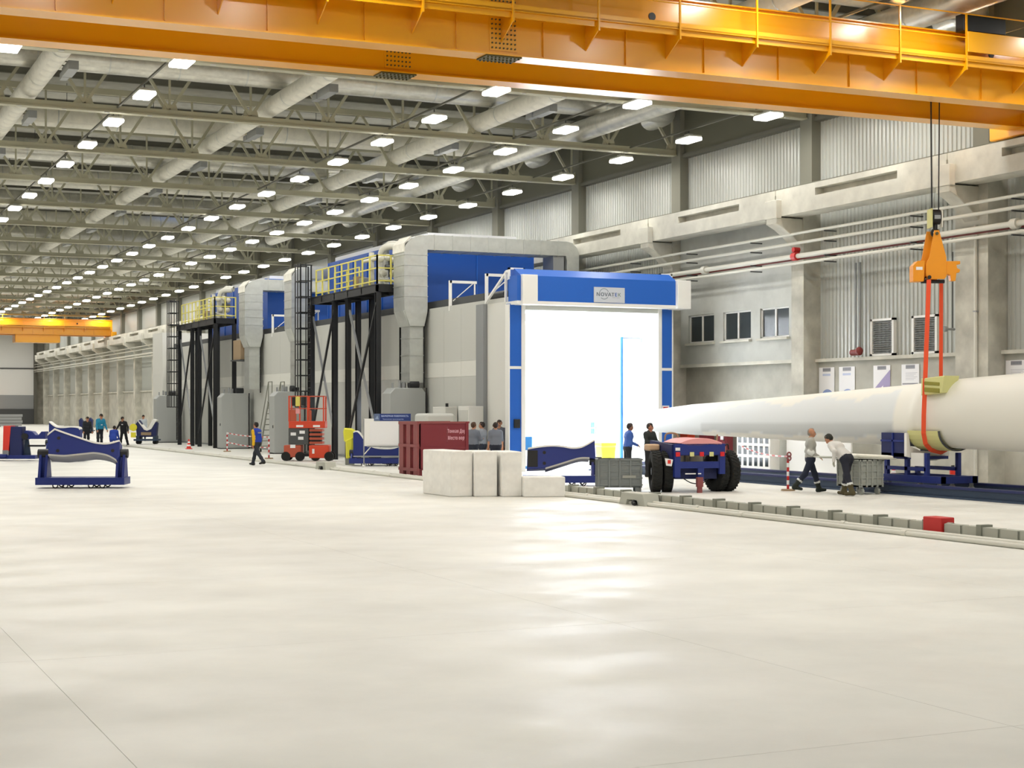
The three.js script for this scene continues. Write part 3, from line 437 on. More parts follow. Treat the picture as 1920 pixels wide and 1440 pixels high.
  // blue air plenums on the roof
  for (const [za, zz, lab] of [[-61.3, -74.4, 1], [-85.2, -98, 2]]) {
    const p = P(t, 'air_plenum', M.plenum, BB(24.3, 29.3, 6.3, 9.42, zz, za)); P(p, 'plenum_cap', M.boothWhite, BB(24.5, 28.6, 9.42, 9.66, zz + 0.5, za - 0.3)); P(p, 'seam', M.boothBlue, BB(26.6, 26.65, 6.4, 9.4, za, za + 0.02), BB(24.27, 24.3, 6.4, 9.4, zz, zz + 0.1)); P(p, 'rim', M.boothBlue, BB(24.15, 29.4, 9.3, 9.46, za - 0.1, za + 0.06));
    for (let i = 0; i < 6; i++) P(p, 'side_rib', M.boothBlue, BB(24.26, 24.3, 6.4, 9.3, za - 1.4 - i * 2, za - 1.3 - i * 2));
  }
}
// booth interior things, washed out by the light
{
  let t = thing('booth_crane_post', 'pale blue jib post with short arm inside the booth', 'post', [29.05, 0.015, -53.0]); P(t, 'post', new THREE.MeshPhysicalMaterial({ color: 0x3f86c4, roughness: 0.5 }), RB(0.1, 5.0, 0.16, 0.04, 0, 2.5, 0)); P(t, 'arm', M.greySteel, B(0.9, 0.08, 0.08, 0.42, 4.95, 0)); P(t, 'arm_box', M.greySteel, B(0.12, 0.16, 0.12, 0.85, 4.88, 0));
  t = thing('booth_cabinet', 'small blue glazed cabinet at the left inside the booth', 'cabinet', [25.0, 0.015, -53.2]); P(t, 'body', new THREE.MeshPhysicalMaterial({ color: 0x2f78b6, roughness: 0.5 }), RB(0.5, 1.2, 0.5, 0.02, 0, 0.6, 0)); P(t, 'door', M.boothGrey, B(0.4, 0.6, 0.02, 0, 0.4, 0.26));
  t = thing('yellow_bin', 'bright yellow bin inside the booth behind the cradle', 'bin', [28.85, 0.015, -53.9]); P(t, 'body', M.yellow, EX([[-0.24, 0], [0.24, 0], [0.3, 0.75], [-0.3, 0.75]], 0.5, 0.02)); P(t, 'lid', M.yellow, RB(0.66, 0.12, 0.58, 0.03, 0, 0.86, 0)); P(t, 'rim', M.railYellow, B(0.62, 0.05, 0.54, 0, 0.77, 0));
  t = thing('booth_window_unit', 'small blue four pane window on the booth side wall', 'window', [30.13, 1.2, -57.4], -Math.PI / 2); t.scale.setScalar(0.42); P(t, 'frame', M.greySteel, B(0.9, 1.3, 0.08, 0, 0.6, 0)); for (const [x, y] of [[-0.2, 0.3], [0.2, 0.3], [-0.2, 0.9], [0.2, 0.9]]) P(t, 'pane', new THREE.MeshPhysicalMaterial({ color: 0x2a6fb0, roughness: 0.2 }), B(0.34, 0.5, 0.02, x, y, 0.05));
}
// ---------- exhaust ducts on the booth ----------
function exhaust(z, label, withTank) {
  const t = thing('exhaust_duct', label, 'duct', [0, 0, z], 0, 'booth exhaust ducts'), w = 0.62;
  P(t, 'riser', M.galv, BB(22.6, 23.6, 6.75, 8.6, -w, w)); for (let i = 0; i < 5; i++) P(t, 'flange', M.galv, BB(22.58, 23.62, 6.78 + i * 0.42, 6.81 + i * 0.42, -w - 0.02, w + 0.02));
  const arc = []; for (let i = 0; i <= 8; i++) { const a = Math.PI - i * Math.PI / 16; arc.push([23.6 + Math.cos(a) * 1.0, 8.6 + Math.sin(a) * 0.7]); } arc.push([23.6, 8.72], [23.6, 8.6]); arc.push([23.5, 8.6]);
  P(t, 'elbow', M.galv, EX(arc, 2 * w, 0.01)); P(t, 'elbow_rib', M.wrap, EX([[22.6, 8.58], [22.62, 8.9], [22.9, 9.2], [22.86, 9.22], [22.57, 8.92], [22.56, 8.58]], 2 * w + 0.05));
  P(t, 'crossover', M.galv, BB(23.6, 29.9, 8.7, 9.3, -w, w)); for (let i = 0; i < 8; i++) P(t, 'flange', M.galv, BB(23.9 + i * 0.8, 23.93 + i * 0.8, 8.68, 9.32, -w - 0.02, w + 0.02));
  P(t, 'far_elbow', M.galv, EX([[29.9, 8.7], [29.9, 9.3], [30.2, 9.24], [30.4, 9.05], [30.5, 8.8], [30.5, 6.32], [29.95, 6.32], [29.95, 8.5]], 2 * w, 0.01)); P(t, 'damper', M.greySteel, BB(29.35, 29.85, 7.8, 8.7, -w * 0.8, w * 0.8));
  P(t, 'reducer', M.galv, EX([[22.6, 6.75], [23.6, 6.75], [23.6, 6.2], [23.46, 5.6], [22.86, 5.6], [22.62, 6.2]], 2 * w, 0.01), Lb([22.58, 6.2, w], [22.84, 5.6, w - 0.1], 0.04, 0.04));
  P(t, 'downpipe', M.galv, BB(22.88, 23.46, 3.3, 5.6, -w * 0.8, w * 0.8)); for (let i = 0; i < 3; i++) P(t, 'flange', M.galv, BB(22.86, 23.48, 3.7 + i * 0.7, 3.73 + i * 0.7, -w * 0.8 - 0.02, w * 0.8 + 0.02)); P(t, 'cable', M.black, C([23.5, 3.1, w * 0.8], [23.5, 5.5, w * 0.8], 0.03), C([23.5, 5.5, w * 0.8], [23.64, 6.3, w], 0.03));
}
exhaust(-60.0, 'galvanised exhaust duct over the booth nearest the portal', true);
exhaust(-75.6, 'galvanised exhaust duct beside the caged ladder of the near platform', false);
exhaust(-84.3, 'galvanised exhaust duct by the far yellow railed platform', false);
for (const [x, z, label] of [[22.78, -59.9, 'grey fan tank under the nearest exhaust duct'], [22.6, -86.2, 'grey rounded fan tank by the far platform'], [22.6, -75.8, 'grey fan tank behind the orange scissor lift'], [22.6, -103, 'grey fan tank beside the far white panel']]) {
  const t = thing('fan_tank', label, 'tank', [x, 0, z], 0, 'grey fan tanks'); P(t, 'casing', M.tank, EX([[-0.75, 0.05], [0.75, 0.05], [0.75, 2.9], [0.62, 3.06], [-0.55, 3.06], [-0.75, 2.85]], 0.9, 0.03)); P(t, 'base', M.darkGrey, B(1.56, 0.06, 0.94, 0, 0.03, 0)); P(t, 'door', M.trayGrey, B(0.02, 1.9, 0.7, -0.76, 1.3, 0)); P(t, 'handle', M.black, B(0.04, 0.14, 0.04, -0.79, 1.35, 0.3));
  P(t, 'motor', M.blackSteel, C([0.1, 3.22, 0.3], [0.5, 3.22, 0.3], 0.17, 0.17, 16)); P(t, 'valve', M.greySteel, C([-0.3, 3.06, 0.3], [-0.3, 3.4, 0.3], 0.05), C([-0.1, 3.06, 0.2], [-0.1, 3.34, 0.2], 0.08), C([-0.5, 3.06, 0], [-0.5, 3.3, 0], 0.04)); P(t, 'cable', M.black, C([0.8, 0.0, 0.46], [0.8, 3.1, 0.46], 0.03));
}
// ---------- access platforms ----------
function platform(dz, label) {
  const t = thing('access_platform', label, 'platform', [0, 0, dz], 0, 'railed access platforms'), x0 = 21.9, x1 = 23.2, za = -60.75, zb = -69.95;
  P(t, 'deck', M.blackSteel, BB(x0, x1, 7.3, 7.36, zb, za)); P(t, 'deck_beam', M.blackSteel, BB(x0, x0 + 0.1, 7.02, 7.32, zb, za), BB(x1 - 0.1, x1, 7.02, 7.32, zb, za)); for (let i = 0; i <= 5; i++) P(t, 'joist', M.blackSteel, BB(x0, x1, 7.05, 7.3, za - 0.1 - i * 1.8, za - i * 1.8));
  for (const z of [-60.85, -64.6, -66.4, -69.75]) for (const x of [x0 + 0.1, x1 - 0.12]) P(t, 'post', M.blackSteel, BB(x - 0.1, x + 0.1, 0, 7.02, z - 0.12, z - 0.09), BB(x - 0.1, x + 0.1, 0, 7.02, z + 0.09, z + 0.12), BB(x - 0.02, x + 0.02, 0, 7.02, z - 0.1, z + 0.1));
  for (const [a, b] of [[-60.85, -64.6], [-66.4, -69.75]]) { const x = x0 + 0.05; P(t, 'brace', M.blackSteel, Lb([x, 6.6, a], [x, 0.8, b], 0.08, 0.1)); P(t, 'brace', M.greySteel, Lb([x + 0.08, 0.8, a], [x + 0.08, 6.6, b], 0.08, 0.1)); P(t, 'brace_plate', M.greySteel, B(0.03, 0.4, 0.3, x + 0.04, 3.7, (a + b) / 2)); }
  const rail = (ax, az, bx, bz, n) => { for (let i = 0; i <= n; i++) { const x = ax + (bx - ax) * i / n, z = az + (bz - az) * i / n; P(t, 'rail_post', M.railYellow, B(0.06, 1.2, 0.06, x, 7.96, z)); } for (const y of [7.5, 8.02, 8.54]) P(t, 'rail_bar', M.railYellow, Lb([ax, y, az], [bx, y, bz], 0.05, 0.05)); };
  rail(x0 + 0.05, za - 0.05, x0 + 0.05, zb + 1.0, 9); rail(x0 + 0.05, za - 0.05, x1 - 0.05, za - 0.05, 2); rail(x1 - 0.05, zb + 0.05, x1 - 0.05, zb + 3.5, 2);
  // caged ladder
  const lx = x0 - 0.05, lz = zb + 0.32, L = P(t, 'ladder', M.blackSteel, BB(lx - 0.03, lx + 0.03, 0.3, 8.8, lz - 0.26, lz - 0.2), BB(lx - 0.03, lx + 0.03, 0.3, 8.8, lz + 0.2, lz + 0.26));
  for (let i = 0; i < 25; i++) P(L, 'rung', M.blackSteel, C([lx, 0.5 + i * 0.3, lz - 0.22], [lx, 0.5 + i * 0.3, lz + 0.22], 0.018, 0.018, 6));
  for (let i = 0; i < 10; i++) { const y = 2.3 + i * 0.72; P(L, 'cage_hoop', M.blackSteel, BB(lx - 0.55, lx, y, y + 0.05, lz - 0.4, lz - 0.37), BB(lx - 0.55, lx, y, y + 0.05, lz + 0.37, lz + 0.4), BB(lx - 0.58, lx - 0.55, y, y + 0.05, lz - 0.4, lz + 0.4)); }
  for (const [x, z] of [[-0.57, -0.38], [-0.57, 0], [-0.57, 0.38], [-0.3, -0.39], [-0.3, 0.39]]) P(L, 'cage_strip', M.blackSteel, B(0.04, 6.6, 0.04, lx + x, 5.6, lz + z));
  // pump set and white pipework at the near end
  const w = P(t, 'pipework', M.pipe, TB([[22.5, 7.4, -61.9], [22.5, 8.6, -61.9], [22.6, 8.95, -61.7], [23.1, 9.0, -61.5]], 0.14, 16, 10), TB([[22.9, 7.4, -62.4], [22.9, 8.7, -62.4], [22.9, 9.1, -62.1], [23.3, 9.1, -61.8]], 0.16, 16, 10), C([22.3, 8.5, -61.2], [22.3, 8.5, -63.4], 0.08), C([22.2, 7.6, -61.3], [23.1, 7.5, -61.3], 0.07));
  P(w, 'valve', M.pipe, ...[[22.3, 8.45, -61.3], [22.6, 8.5, -61.3], [22.85, 8.4, -61.3], [22.4, 7.85, -61.25], [22.8, 7.85, -61.25]].map(([x, y, z]) => S(0.15, x, y, z))); P(w, 'pump', M.darkGrey, C([22.5, 8.1, -61.3], [22.95, 8.1, -61.3], 0.12), C([22.7, 7.7, -61.3], [22.7, 8.4, -61.3], 0.08)); P(w, 'column', M.pipe, BB(22.2, 22.36, 7.36, 8.8, -62.5, -62.3));
  P(t, 'barrel', M.tan, C([22.7, 7.36, -65.2], [22.7, 8.0, -65.2], 0.26, 0.26, 18)); P(t, 'toolbox', M.greySteel, RB(0.5, 0.5, 0.7, 0.03, 22.7, 7.62, -64.2));
}
platform(0, 'black steel platform with yellow rails and caged ladder beside the near duct');
platform(-26.9, 'farther black steel platform with yellow rails beside the booth');
// cardboard boxes stored under the far platform, on the booth shelf
{ const t = thing('cardboard_crate', 'brown cardboard crate on a shelf under the far platform', 'crate', [23.12, 4.9, -86.0]); P(t, 'box', M.tan, RB(0.7, 1.1, 1.6, 0.02, 0, 0.6, 0)); P(t, 'shelf', M.darkGrey, B(0.9, 0.06, 2, 0, 0.02, 0)); }

// ---------- blade cradles ----------
function cradle(label, pos, turn, o) {
  const t = thing('blade_cradle', label, 'cradle', pos, turn, 'blue blade cradles'), w = o.w ?? 1.25, d = o.depth ?? 0.4;
  const base = P(t, 'base_frame', M.navy, RB(2 * w, 0.2, 0.1, 0.01, 0, 0.2, 0.4), RB(2 * w, 0.2, 0.1, 0.01, 0, 0.2, -0.4), B(0.1, 0.2, 0.8, -w + 0.05, 0.2, 0), B(0.1, 0.2, 0.8, w - 0.05, 0.2, 0), B(0.1, 0.16, 0.8, 0, 0.2, 0), B(2 * w, 0.02, 0.9, 0, 0.295, 0));
  const loops = []; for (const x of o.loops ?? [-0.7, -0.42, 0.3, 0.62]) loops.push(T3(0.07, 0.018, x, 0.085, 0.38), T3(0.07, 0.018, x, 0.085, -0.38));
  for (const g of loops) P(base, 'lifting_loop', M.blackSteel, g);
  for (const s of [-1, 1]) if (!o.skip || o.skip !== s) { const x = s * (w - 0.16), h = o.pivot ?? 0.98; const st = P(t, 'side_stand', M.navy, EX([[-0.3, 0.3], [0.3, 0.3], [0.11, h], [-0.11, h]], 0.07, 0.005).rotateY(Math.PI / 2).translate(x - 0.09, 0, 0), EX([[-0.3, 0.3], [0.3, 0.3], [0.11, h], [-0.11, h]], 0.07, 0.005).rotateY(Math.PI / 2).translate(x + 0.09, 0, 0), B(0.2, h - 0.32, 0.05, x, (h + 0.3) / 2, 0.05)); P(st, 'pivot', M.blackSteel, C([x - 0.18, h, 0], [x + 0.18, h, 0], 0.13, 0.13, 16)); }
  const sp = o.panel, g = new THREE.Group(); 
  const py = o.pivot ?? 0.98, at = (geo) => geo.translate(0, -py, 0).rotateX(o.tilt ?? -0.36).translate(0, py, 0);
  const outline = [...sp.top, ...sp.bottom], panel = P(t, 'saddle', M.navy, at(EX(outline, d, 0.012)));
  const ribbon = (pts, off, dep) => { const up = pts.map(([x, y]) => [x, y + off]); return EX([...pts, ...up.reverse()], dep); };
  P(panel, 'top_lining', M.pad, at(ribbon(sp.top.slice(sp.t0 ?? 0), 0.05, d + 0.06))); P(panel, 'bottom_lining', M.padGrey, at(ribbon(sp.bottom.slice(sp.b0 ?? 0, sp.b1 ?? sp.bottom.length), -0.05, d + 0.16)));
  const hs = []; for (const [x, y] of o.holes ?? []) hs.push(at(C([x, y, d / 2], [x, y, d / 2 + 0.006], 0.05, 0.05, 14))); for (const h of hs) P(panel, 'bolt_hole', M.black, h);
  if (o.block) P(panel, 'end_block', M.black, at(RB(0.3, 0.5, d + 0.02, 0.02, ...o.block)));
  return t;
}
const curve = (pts, n = 22) => new THREE.SplineCurve(pts.map((p) => new THREE.Vector2(...p))).getPoints(n).map((p) => [p.x, p.y]);
const panelA = { top: [[-1.0, 1.45], ...curve([[-0.81, 1.62], [-0.5, 1.5], [-0.1, 1.36], [0.25, 1.24], [0.5, 1.19], [0.75, 1.19], [1.04, 1.27]])], bottom: [[1.06, 0.84], ...curve([[1.0, 0.72], [0.75, 0.86], [0.4, 0.93], [0.12, 0.91], [-0.25, 0.87], [-0.5, 0.85], [-0.92, 0.88]])], b0: 1 };
const panelC = { top: curve([[-1.0, 1.03], [-0.65, 1.09], [-0.3, 1.12], [0, 1.1], [0.3, 1.05], [0.56, 1.075], [0.78, 1.18], [0.96, 1.29]]), bottom: [[0.98, 0.76], ...curve([[0.8, 0.79], [0.56, 0.79], [0.34, 0.74], [0, 0.63], [-0.49, 0.48]]), [-1.02, 0.46]], b0: 1, b1: 24 };
const panelB = { top: curve([[-0.68, 1.66], [-0.4, 1.46], [-0.1, 1.42], [0.25, 1.45], [0.55, 1.42], [0.62, 1.34]]), bottom: [[0.64, 0.4], [0.3, 0.45], [-0.2, 0.62], [-0.69, 0.8]], b0: 1 };
cradle('blue blade cradle with wavy white lined saddle, alone at the left front', [7.72, 0, -46.1], FACE + 0.05, { panel: panelA, holes: [[-0.68, 1.38], [-0.68, 1.0], [0.87, 1.0]], tilt: -0.34 });
cradle('blue blade cradle between the foam blocks and the grey crate', [20.75, 0, -41.5], FACE, { panel: panelC, holes: [[-0.52, 0.94], [-0.52, 0.62]], tilt: -0.2, w: 1.15, pivot: 0.72, block: [-0.86, 0.76, 0], skip: -1 });
cradle('dark blue blade cradle with white wave top behind the front left cradle', [10.85, 0, -69.0], FACE, { panel: panelB, tilt: 0, w: 0.85, pivot: 0.8 });
cradle('low blue blade cradle behind the white board', [21.35, 0, -58.6], FACE, { panel: { top: curve([[-1.1, 1.3], [-0.9, 1.3], [-0.5, 0.8], [0, 0.66], [0.6, 0.7], [1.0, 1.0]]), bottom: [[1.05, 0.4], [-1.1, 0.4]] }, tilt: 0, w: 1.25, pivot: 0.5 });
function veeCradle(label, pos, turn, s, lining) {
  const t = thing('vee_cradle', label, 'cradle', pos, turn, 'far blue cradles'); t.scale.setScalar(s);
  P(t, 'body', M.navyDark, EX([[-0.55, 0.45], [0.55, 0.45], [0.62, 1.25], [0.4, 1.45], [0.12, 0.9], [-0.12, 0.9], [-0.45, 1.4], [-0.62, 1.2]], 0.5, 0.02)); if (lining) P(t, 'lining', M.pad, EX([[0.4, 1.5], [0.62, 1.42], [0.3, 0.9], [0.05, 0.8], [-0.12, 0.86], [-0.45, 1.3], [-0.5, 1.45], [-0.1, 0.95], [0.12, 0.95]], 0.6));
  P(t, 'trolley', M.railBlue, BB(-0.7, 0.7, 0.2, 0.3, -0.5, 0.5), BB(-0.6, -0.4, 0.1, 0.5, -0.3, 0.3), BB(0.4, 0.6, 0.1, 0.5, -0.3, 0.3)); for (const x of [-0.5, 0.5]) P(t, 'wheel', M.rubber, C([x, 0.12, -0.3], [x, 0.12, 0.3], 0.12, 0.12, 12));
  return t;
}
{ const t = veeCradle('far blue cradle with white vee lining beside the booth end', [20.6, 0, -99.5], FACE, 1.05, true); P(t, 'yellow_disc', M.yellow, C([-0.75, 1.0, 0.3], [-0.75, 1.0, 0.36], 0.22, 0.22, 18), B(0.3, 0.3, 0.05, -0.75, 0.55, 0.33)); P(t, 'amber_panel', M.tan, B(0.6, 0.18, 0.05, 0, 0.62, 0.28)); }
veeCradle('distant blue cradle above the white wave, near the far wall', [24.2, 0, -143], FACE, 0.95, false);
{ // red-ended fixture
  const t = thing('root_fixture', 'dark blue fixture post with red end strip at the left edge', 'fixture', [9.05, 0, -70.9], FACE);
  P(t, 'base', M.navy, RB(2.0, 0.16, 0.7, 0.02, -0.1, 0.16, 0), B(1.2, 0.12, 1.1, -0.9, 0.22, 0)); P(t, 'post', M.navyDark, RB(0.52, 1.25, 0.6, 0.02, 0.05, 0.85, 0)); P(t, 'red_strip', M.redBright, EX([[-0.17, 0.42], [0.06, 0.42], [0.16, 1.5], [-0.14, 1.5]], 0.62, 0.01).translate(-0.32, 0, 0.02)); P(t, 'foot_plate', M.greySteel, B(0.26, 0.22, 0.6, -0.38, 0.35, 0.03)); P(t, 'stand', M.railBlue, EX([[0.3, 0.24], [0.62, 0.24], [0.5, 1.05], [0.4, 1.05]], 0.08)); P(t, 'arm', M.navy, EX([[0.3, 0.95], [1.3, 0.95], [1.3, 1.25], [1.15, 1.25], [1.02, 1.1], [0.88, 1.1], [0.75, 1.25], [0.45, 1.3]], 0.5, 0.01)); P(t, 'crossbar', M.blackSteel, BB(0.5, 1.25, 0.6, 0.68, -0.05, 0.05)); P(t, 'pivot', M.blackSteel, C([0.45, 1.05, -0.3], [0.45, 1.05, 0.35], 0.14));
}
// ---------- foam blocks ----------
const foamBlock = (label, w, h, d, x, z, turn) => { const t = thing('foam_block', label, 'block', [x, 0, z], turn, 'white foam blocks'); P(t, 'slab', M.foam, RB(w, h, d, 0.035, 0, h / 2, 0)); const half = P(t, 'corner_chip', M.foam, RB(0.12, 0.08, 0.1, 0.03, -w / 2 + 0.08, h - 0.05, d / 2 - 0.04)); return t; };
foamBlock('leftmost tall white foam block of the row before the red container', 0.62, 1.18, 1.95, 15.78, -38.3, 0.0);
foamBlock('second tall white foam block of the row', 0.6, 1.17, 1.3, 16.5, -37.75, -0.2);
foamBlock('third tall white foam block, beside the low one', 0.54, 1.16, 1.3, 17.1, -37.45, -0.2);
foamBlock('low white foam block at the right end of the row', 1.08, 0.52, 0.6, 17.75, -36.6, -0.3);
// ---------- wine red container ----------
{
  const t = thing('waste_container', 'wine red steel container with white lettering behind the foam blocks', 'container', [19.5, 0, -48.45]), w = 0.86, d = 0.85;
  P(t, 'front_wall', M.wine, BB(-w, w, 0.3, 1.82, d - 0.05, d)); P(t, 'back_wall', M.wine, BB(-w, w, 0.3, 1.82, -d, -d + 0.05)); P(t, 'bottom', M.wine, BB(-w, w, 0.26, 0.32, -d, d)); P(t, 'side_wall', M.wine, BB(-w, -w + 0.04, 0.3, 1.82, -d, d)); P(t, 'side_wall', M.wine, BB(w - 0.04, w, 0.3, 1.82, -d, d));
  for (let i = 0; i < 3; i++) P(t, 'side_rib', M.wineFaded, BB(-w - 0.07, -w, 0.1, 1.78, d - 0.38 - i * 0.64, d - 0.02 - i * 0.64)); for (const y of [0.22, 1.0, 1.74]) P(t, 'side_rail', M.wineFaded, BB(-w - 0.09, -w, y, y + 0.1, -d, d)); P(t, 'top_rim', M.wineFaded, BB(-w - 0.04, w + 0.04, 1.78, 1.84, d - 0.06, d + 0.02), BB(-w - 0.04, w + 0.04, 1.78, 1.84, -d - 0.02, -d + 0.06)); P(t, 'frame_rib', M.wine, BB(w - 0.1, w, 0.3, 1.82, d, d + 0.03), BB(-w, w, 0.95, 1.02, d, d + 0.02));
  for (const [x, z] of [[-0.8, 0.7], [-0.8, 0.1], [-0.8, -0.7], [0.8, 0.7], [0.8, -0.7]]) P(t, 'foot', M.wine, BB(x - 0.06, x + 0.06, 0, 0.3, z - 0.08, z + 0.08));
  const lt = canvasMat(256, 220, (c, W, H) => { c.fillStyle = '#7a2731'; c.fillRect(0, 0, W, H); c.fillStyle = '#d9a9b4'; c.font = 'bold 76px sans-serif'; c.save(); c.scale(0.62, 1); c.fillText('Тонкая Дор', 6, 88); c.fillText('Место вору', 12, 186); c.restore(); }, 0.5); sheet(t, 'lettering', lt, 0.62, 0.5, 0.42, 1.42, d + 0.004);
}
// ---------- white board with blue header, bag ----------
{
  let t = thing('notice_board', 'white mobile notice board with a blue header left of the red container', 'board', [20.83, 0, -57.2], FACE);
  P(t, 'panel', M.white, B(1.36, 1.06, 0.03, 0, 1.34, 0)); P(t, 'paper', M.paper, B(1.1, 0.9, 0.004, 0.1, 1.3, 0.018)); P(t, 'post', M.greySteel, C([-0.68, 0.12, 0], [-0.68, 1.86, 0], 0.025), C([0.68, 0.12, 0], [0.68, 1.86, 0], 0.025)); for (const x of [-0.68, 0.68]) { const f = P(t, 'foot', M.greySteel, Lb([x, 0.12, -0.3], [x, 0.12, 0.3], 0.05, 0.05)); P(f, 'castor', M.pad, S(0.05, x, 0.06, 0.28), S(0.05, x, 0.06, -0.28)); } P(t, 'brace', M.white, C([-0.66, 0.5, 0], [-0.38, 0.82, 0], 0.02)); P(t, 'tray', M.greySteel, B(1.2, 0.05, 0.12, 0.05, 0.8, 0.05));
  const hm = canvasMat(512, 96, (c, w, h) => { c.fillStyle = '#1d3577'; c.fillRect(0, 0, w, h); c.fillStyle = '#5f6f8f'; c.fillRect(0, 0, 80, h); c.fillStyle = '#8fa0c0'; c.beginPath(); c.moveTo(14, 72); c.lineTo(48, 24); c.lineTo(66, 72); c.fill(); c.fillStyle = '#b9c6ea'; c.font = 'bold 32px sans-serif'; c.fillText('МАРКЕРНАЯ ПОВЕРХНОСТЬ', 100, 42, 380); c.font = '24px sans-serif'; c.fillText('Технология производства', 120, 80, 340); });
  sheet(t, 'header_sign', hm, 1.42, 0.28, 0.42, 1.92, 0.03);
  t = thing('rubbish_bag', 'bright yellow bag draped over a post beside the lift', 'bag', [20.55, 0, -60.1], FACE); t.scale.x = 0.68; P(t, 'bag', M.bag, EX([[-0.34, 1.32], [-0.3, 1.42], [0.1, 1.4], [0.38, 1.28], [0.3, 1.12], [0.12, 1.05], [0.14, 0.25], [-0.18, 0.25], [-0.2, 0.95], [-0.3, 1.0]], 0.3, 0.06)); P(t, 'fold', M.bag, EX([[-0.2, 0.95], [0.12, 1.05], [0.1, 0.4], [-0.05, 0.3]], 0.1, 0.04).translate(0, 0, 0.2)); P(t, 'stand', M.trayDark, RB(0.5, 0.26, 0.4, 0.03, -0.02, 0.13, 0));
  t = thing('wrapped_stack', 'white film wrapped stack behind the red container', 'stack', [22.15, 0, -55.0]); P(t, 'wrap', M.boothGrey, RB(1.2, 1.95, 1.2, 0.12, 0, 1.1, 0)); P(t, 'pallet', M.ply, BB(-0.6, 0.6, 0, 0.12, -0.6, 0.6));
  t = thing('control_cabinet', 'white control cabinet by the booth wall left of the people', 'cabinet', [23.35, 0, -56.9]); P(t, 'body', M.boothWhite, RB(0.5, 2.25, 1.3, 0.02, 0, 1.2, 0)); P(t, 'plinth', M.darkGrey, B(0.48, 0.1, 1.26, 0, 0.05, 0)); P(t, 'label_plate', M.greySteel, B(0.01, 0.5, 0.18, -0.256, 1.5, -0.3)); P(t, 'beacon', M.black, C([0, 2.32, 0.2], [0, 2.46, 0.2], 0.06));
  t = thing('control_cabinet', 'grey white cabinet at the corner duct behind the people', 'cabinet', [23.2, 0, -54.0]); P(t, 'body', M.boothWhite, RB(0.6, 2.3, 1.0, 0.02, 0, 1.2, 0)); P(t, 'plinth', M.darkGrey, B(0.58, 0.1, 0.96, 0, 0.05, 0)); P(t, 'door', M.boothGrey, B(0.02, 2.0, 0.8, -0.31, 1.2, 0));
}
// booth side strip lamps and door
{
  const t = thing('strip_lamp', 'glowing white vertical strip on the booth wall beside the bag', 'lamp', [23.63, 1.2, -66.0]); P(t, 'tube', M.panelLens, RB(0.06, 1.5, 0.34, 0.03, 0, 0.75, 0), RB(0.06, 0.45, 0.34, 0.03, 0, 1.9, 0)); P(t, 'backing', M.white, B(0.03, 2.2, 0.4, 0.04, 1.1, 0)); const l = new THREE.RectAreaLight(0xffffff, 8, 0.3, 1.4); l.position.set(-0.06, 0.75, 0); l.rotation.y = Math.PI / 2; l.castShadow = true; t.add(l);
}
// ---------- rolling stair ----------
{
  const t = thing('rolling_stair', 'white rolling stair with handrails by the booth wall', 'stair', [22.6, 0, -78.2], 0);
  for (let i = 0; i < 9; i++) P(t, 'step', M.trayDark, B(0.6, 0.04, 0.2, 0, 0.3 + i * 0.28, -1.1 + i * 0.16)); for (const x of [-0.32, 0.32]) { P(t, 'stringer', M.trayDark, Lb([x, 0.1, -1.3], [x, 2.55, 0.2], 0.04, 0.12)); P(t, 'leg', M.trayDark, Lb([x, 0.1, 0.9], [x, 2.6, 0.9], 0.05, 0.05), Lb([x, 0.1, 0.9], [x, 2.5, 0.3], 0.04, 0.04)); P(t, 'handrail', M.trayDark, C([x, 1.1, -1.3], [x, 3.6, 0.25], 0.025), C([x, 3.6, 0.25], [x, 3.6, 0.9], 0.025), C([x, 2.6, 0.25], [x, 3.6, 0.25], 0.025), C([x, 2.6, 0.9], [x, 3.6, 0.9], 0.025)); }
  P(t, 'platform', M.trayDark, B(0.7, 0.06, 0.8, 0, 2.6, 0.55)); for (const [x, z] of [[-0.32, -1.2], [0.32, -1.2], [-0.32, 0.9], [0.32, 0.9]]) P(t, 'castor', M.rubber, C([x - 0.03, 0.08, z], [x + 0.03, 0.08, z], 0.08));
}
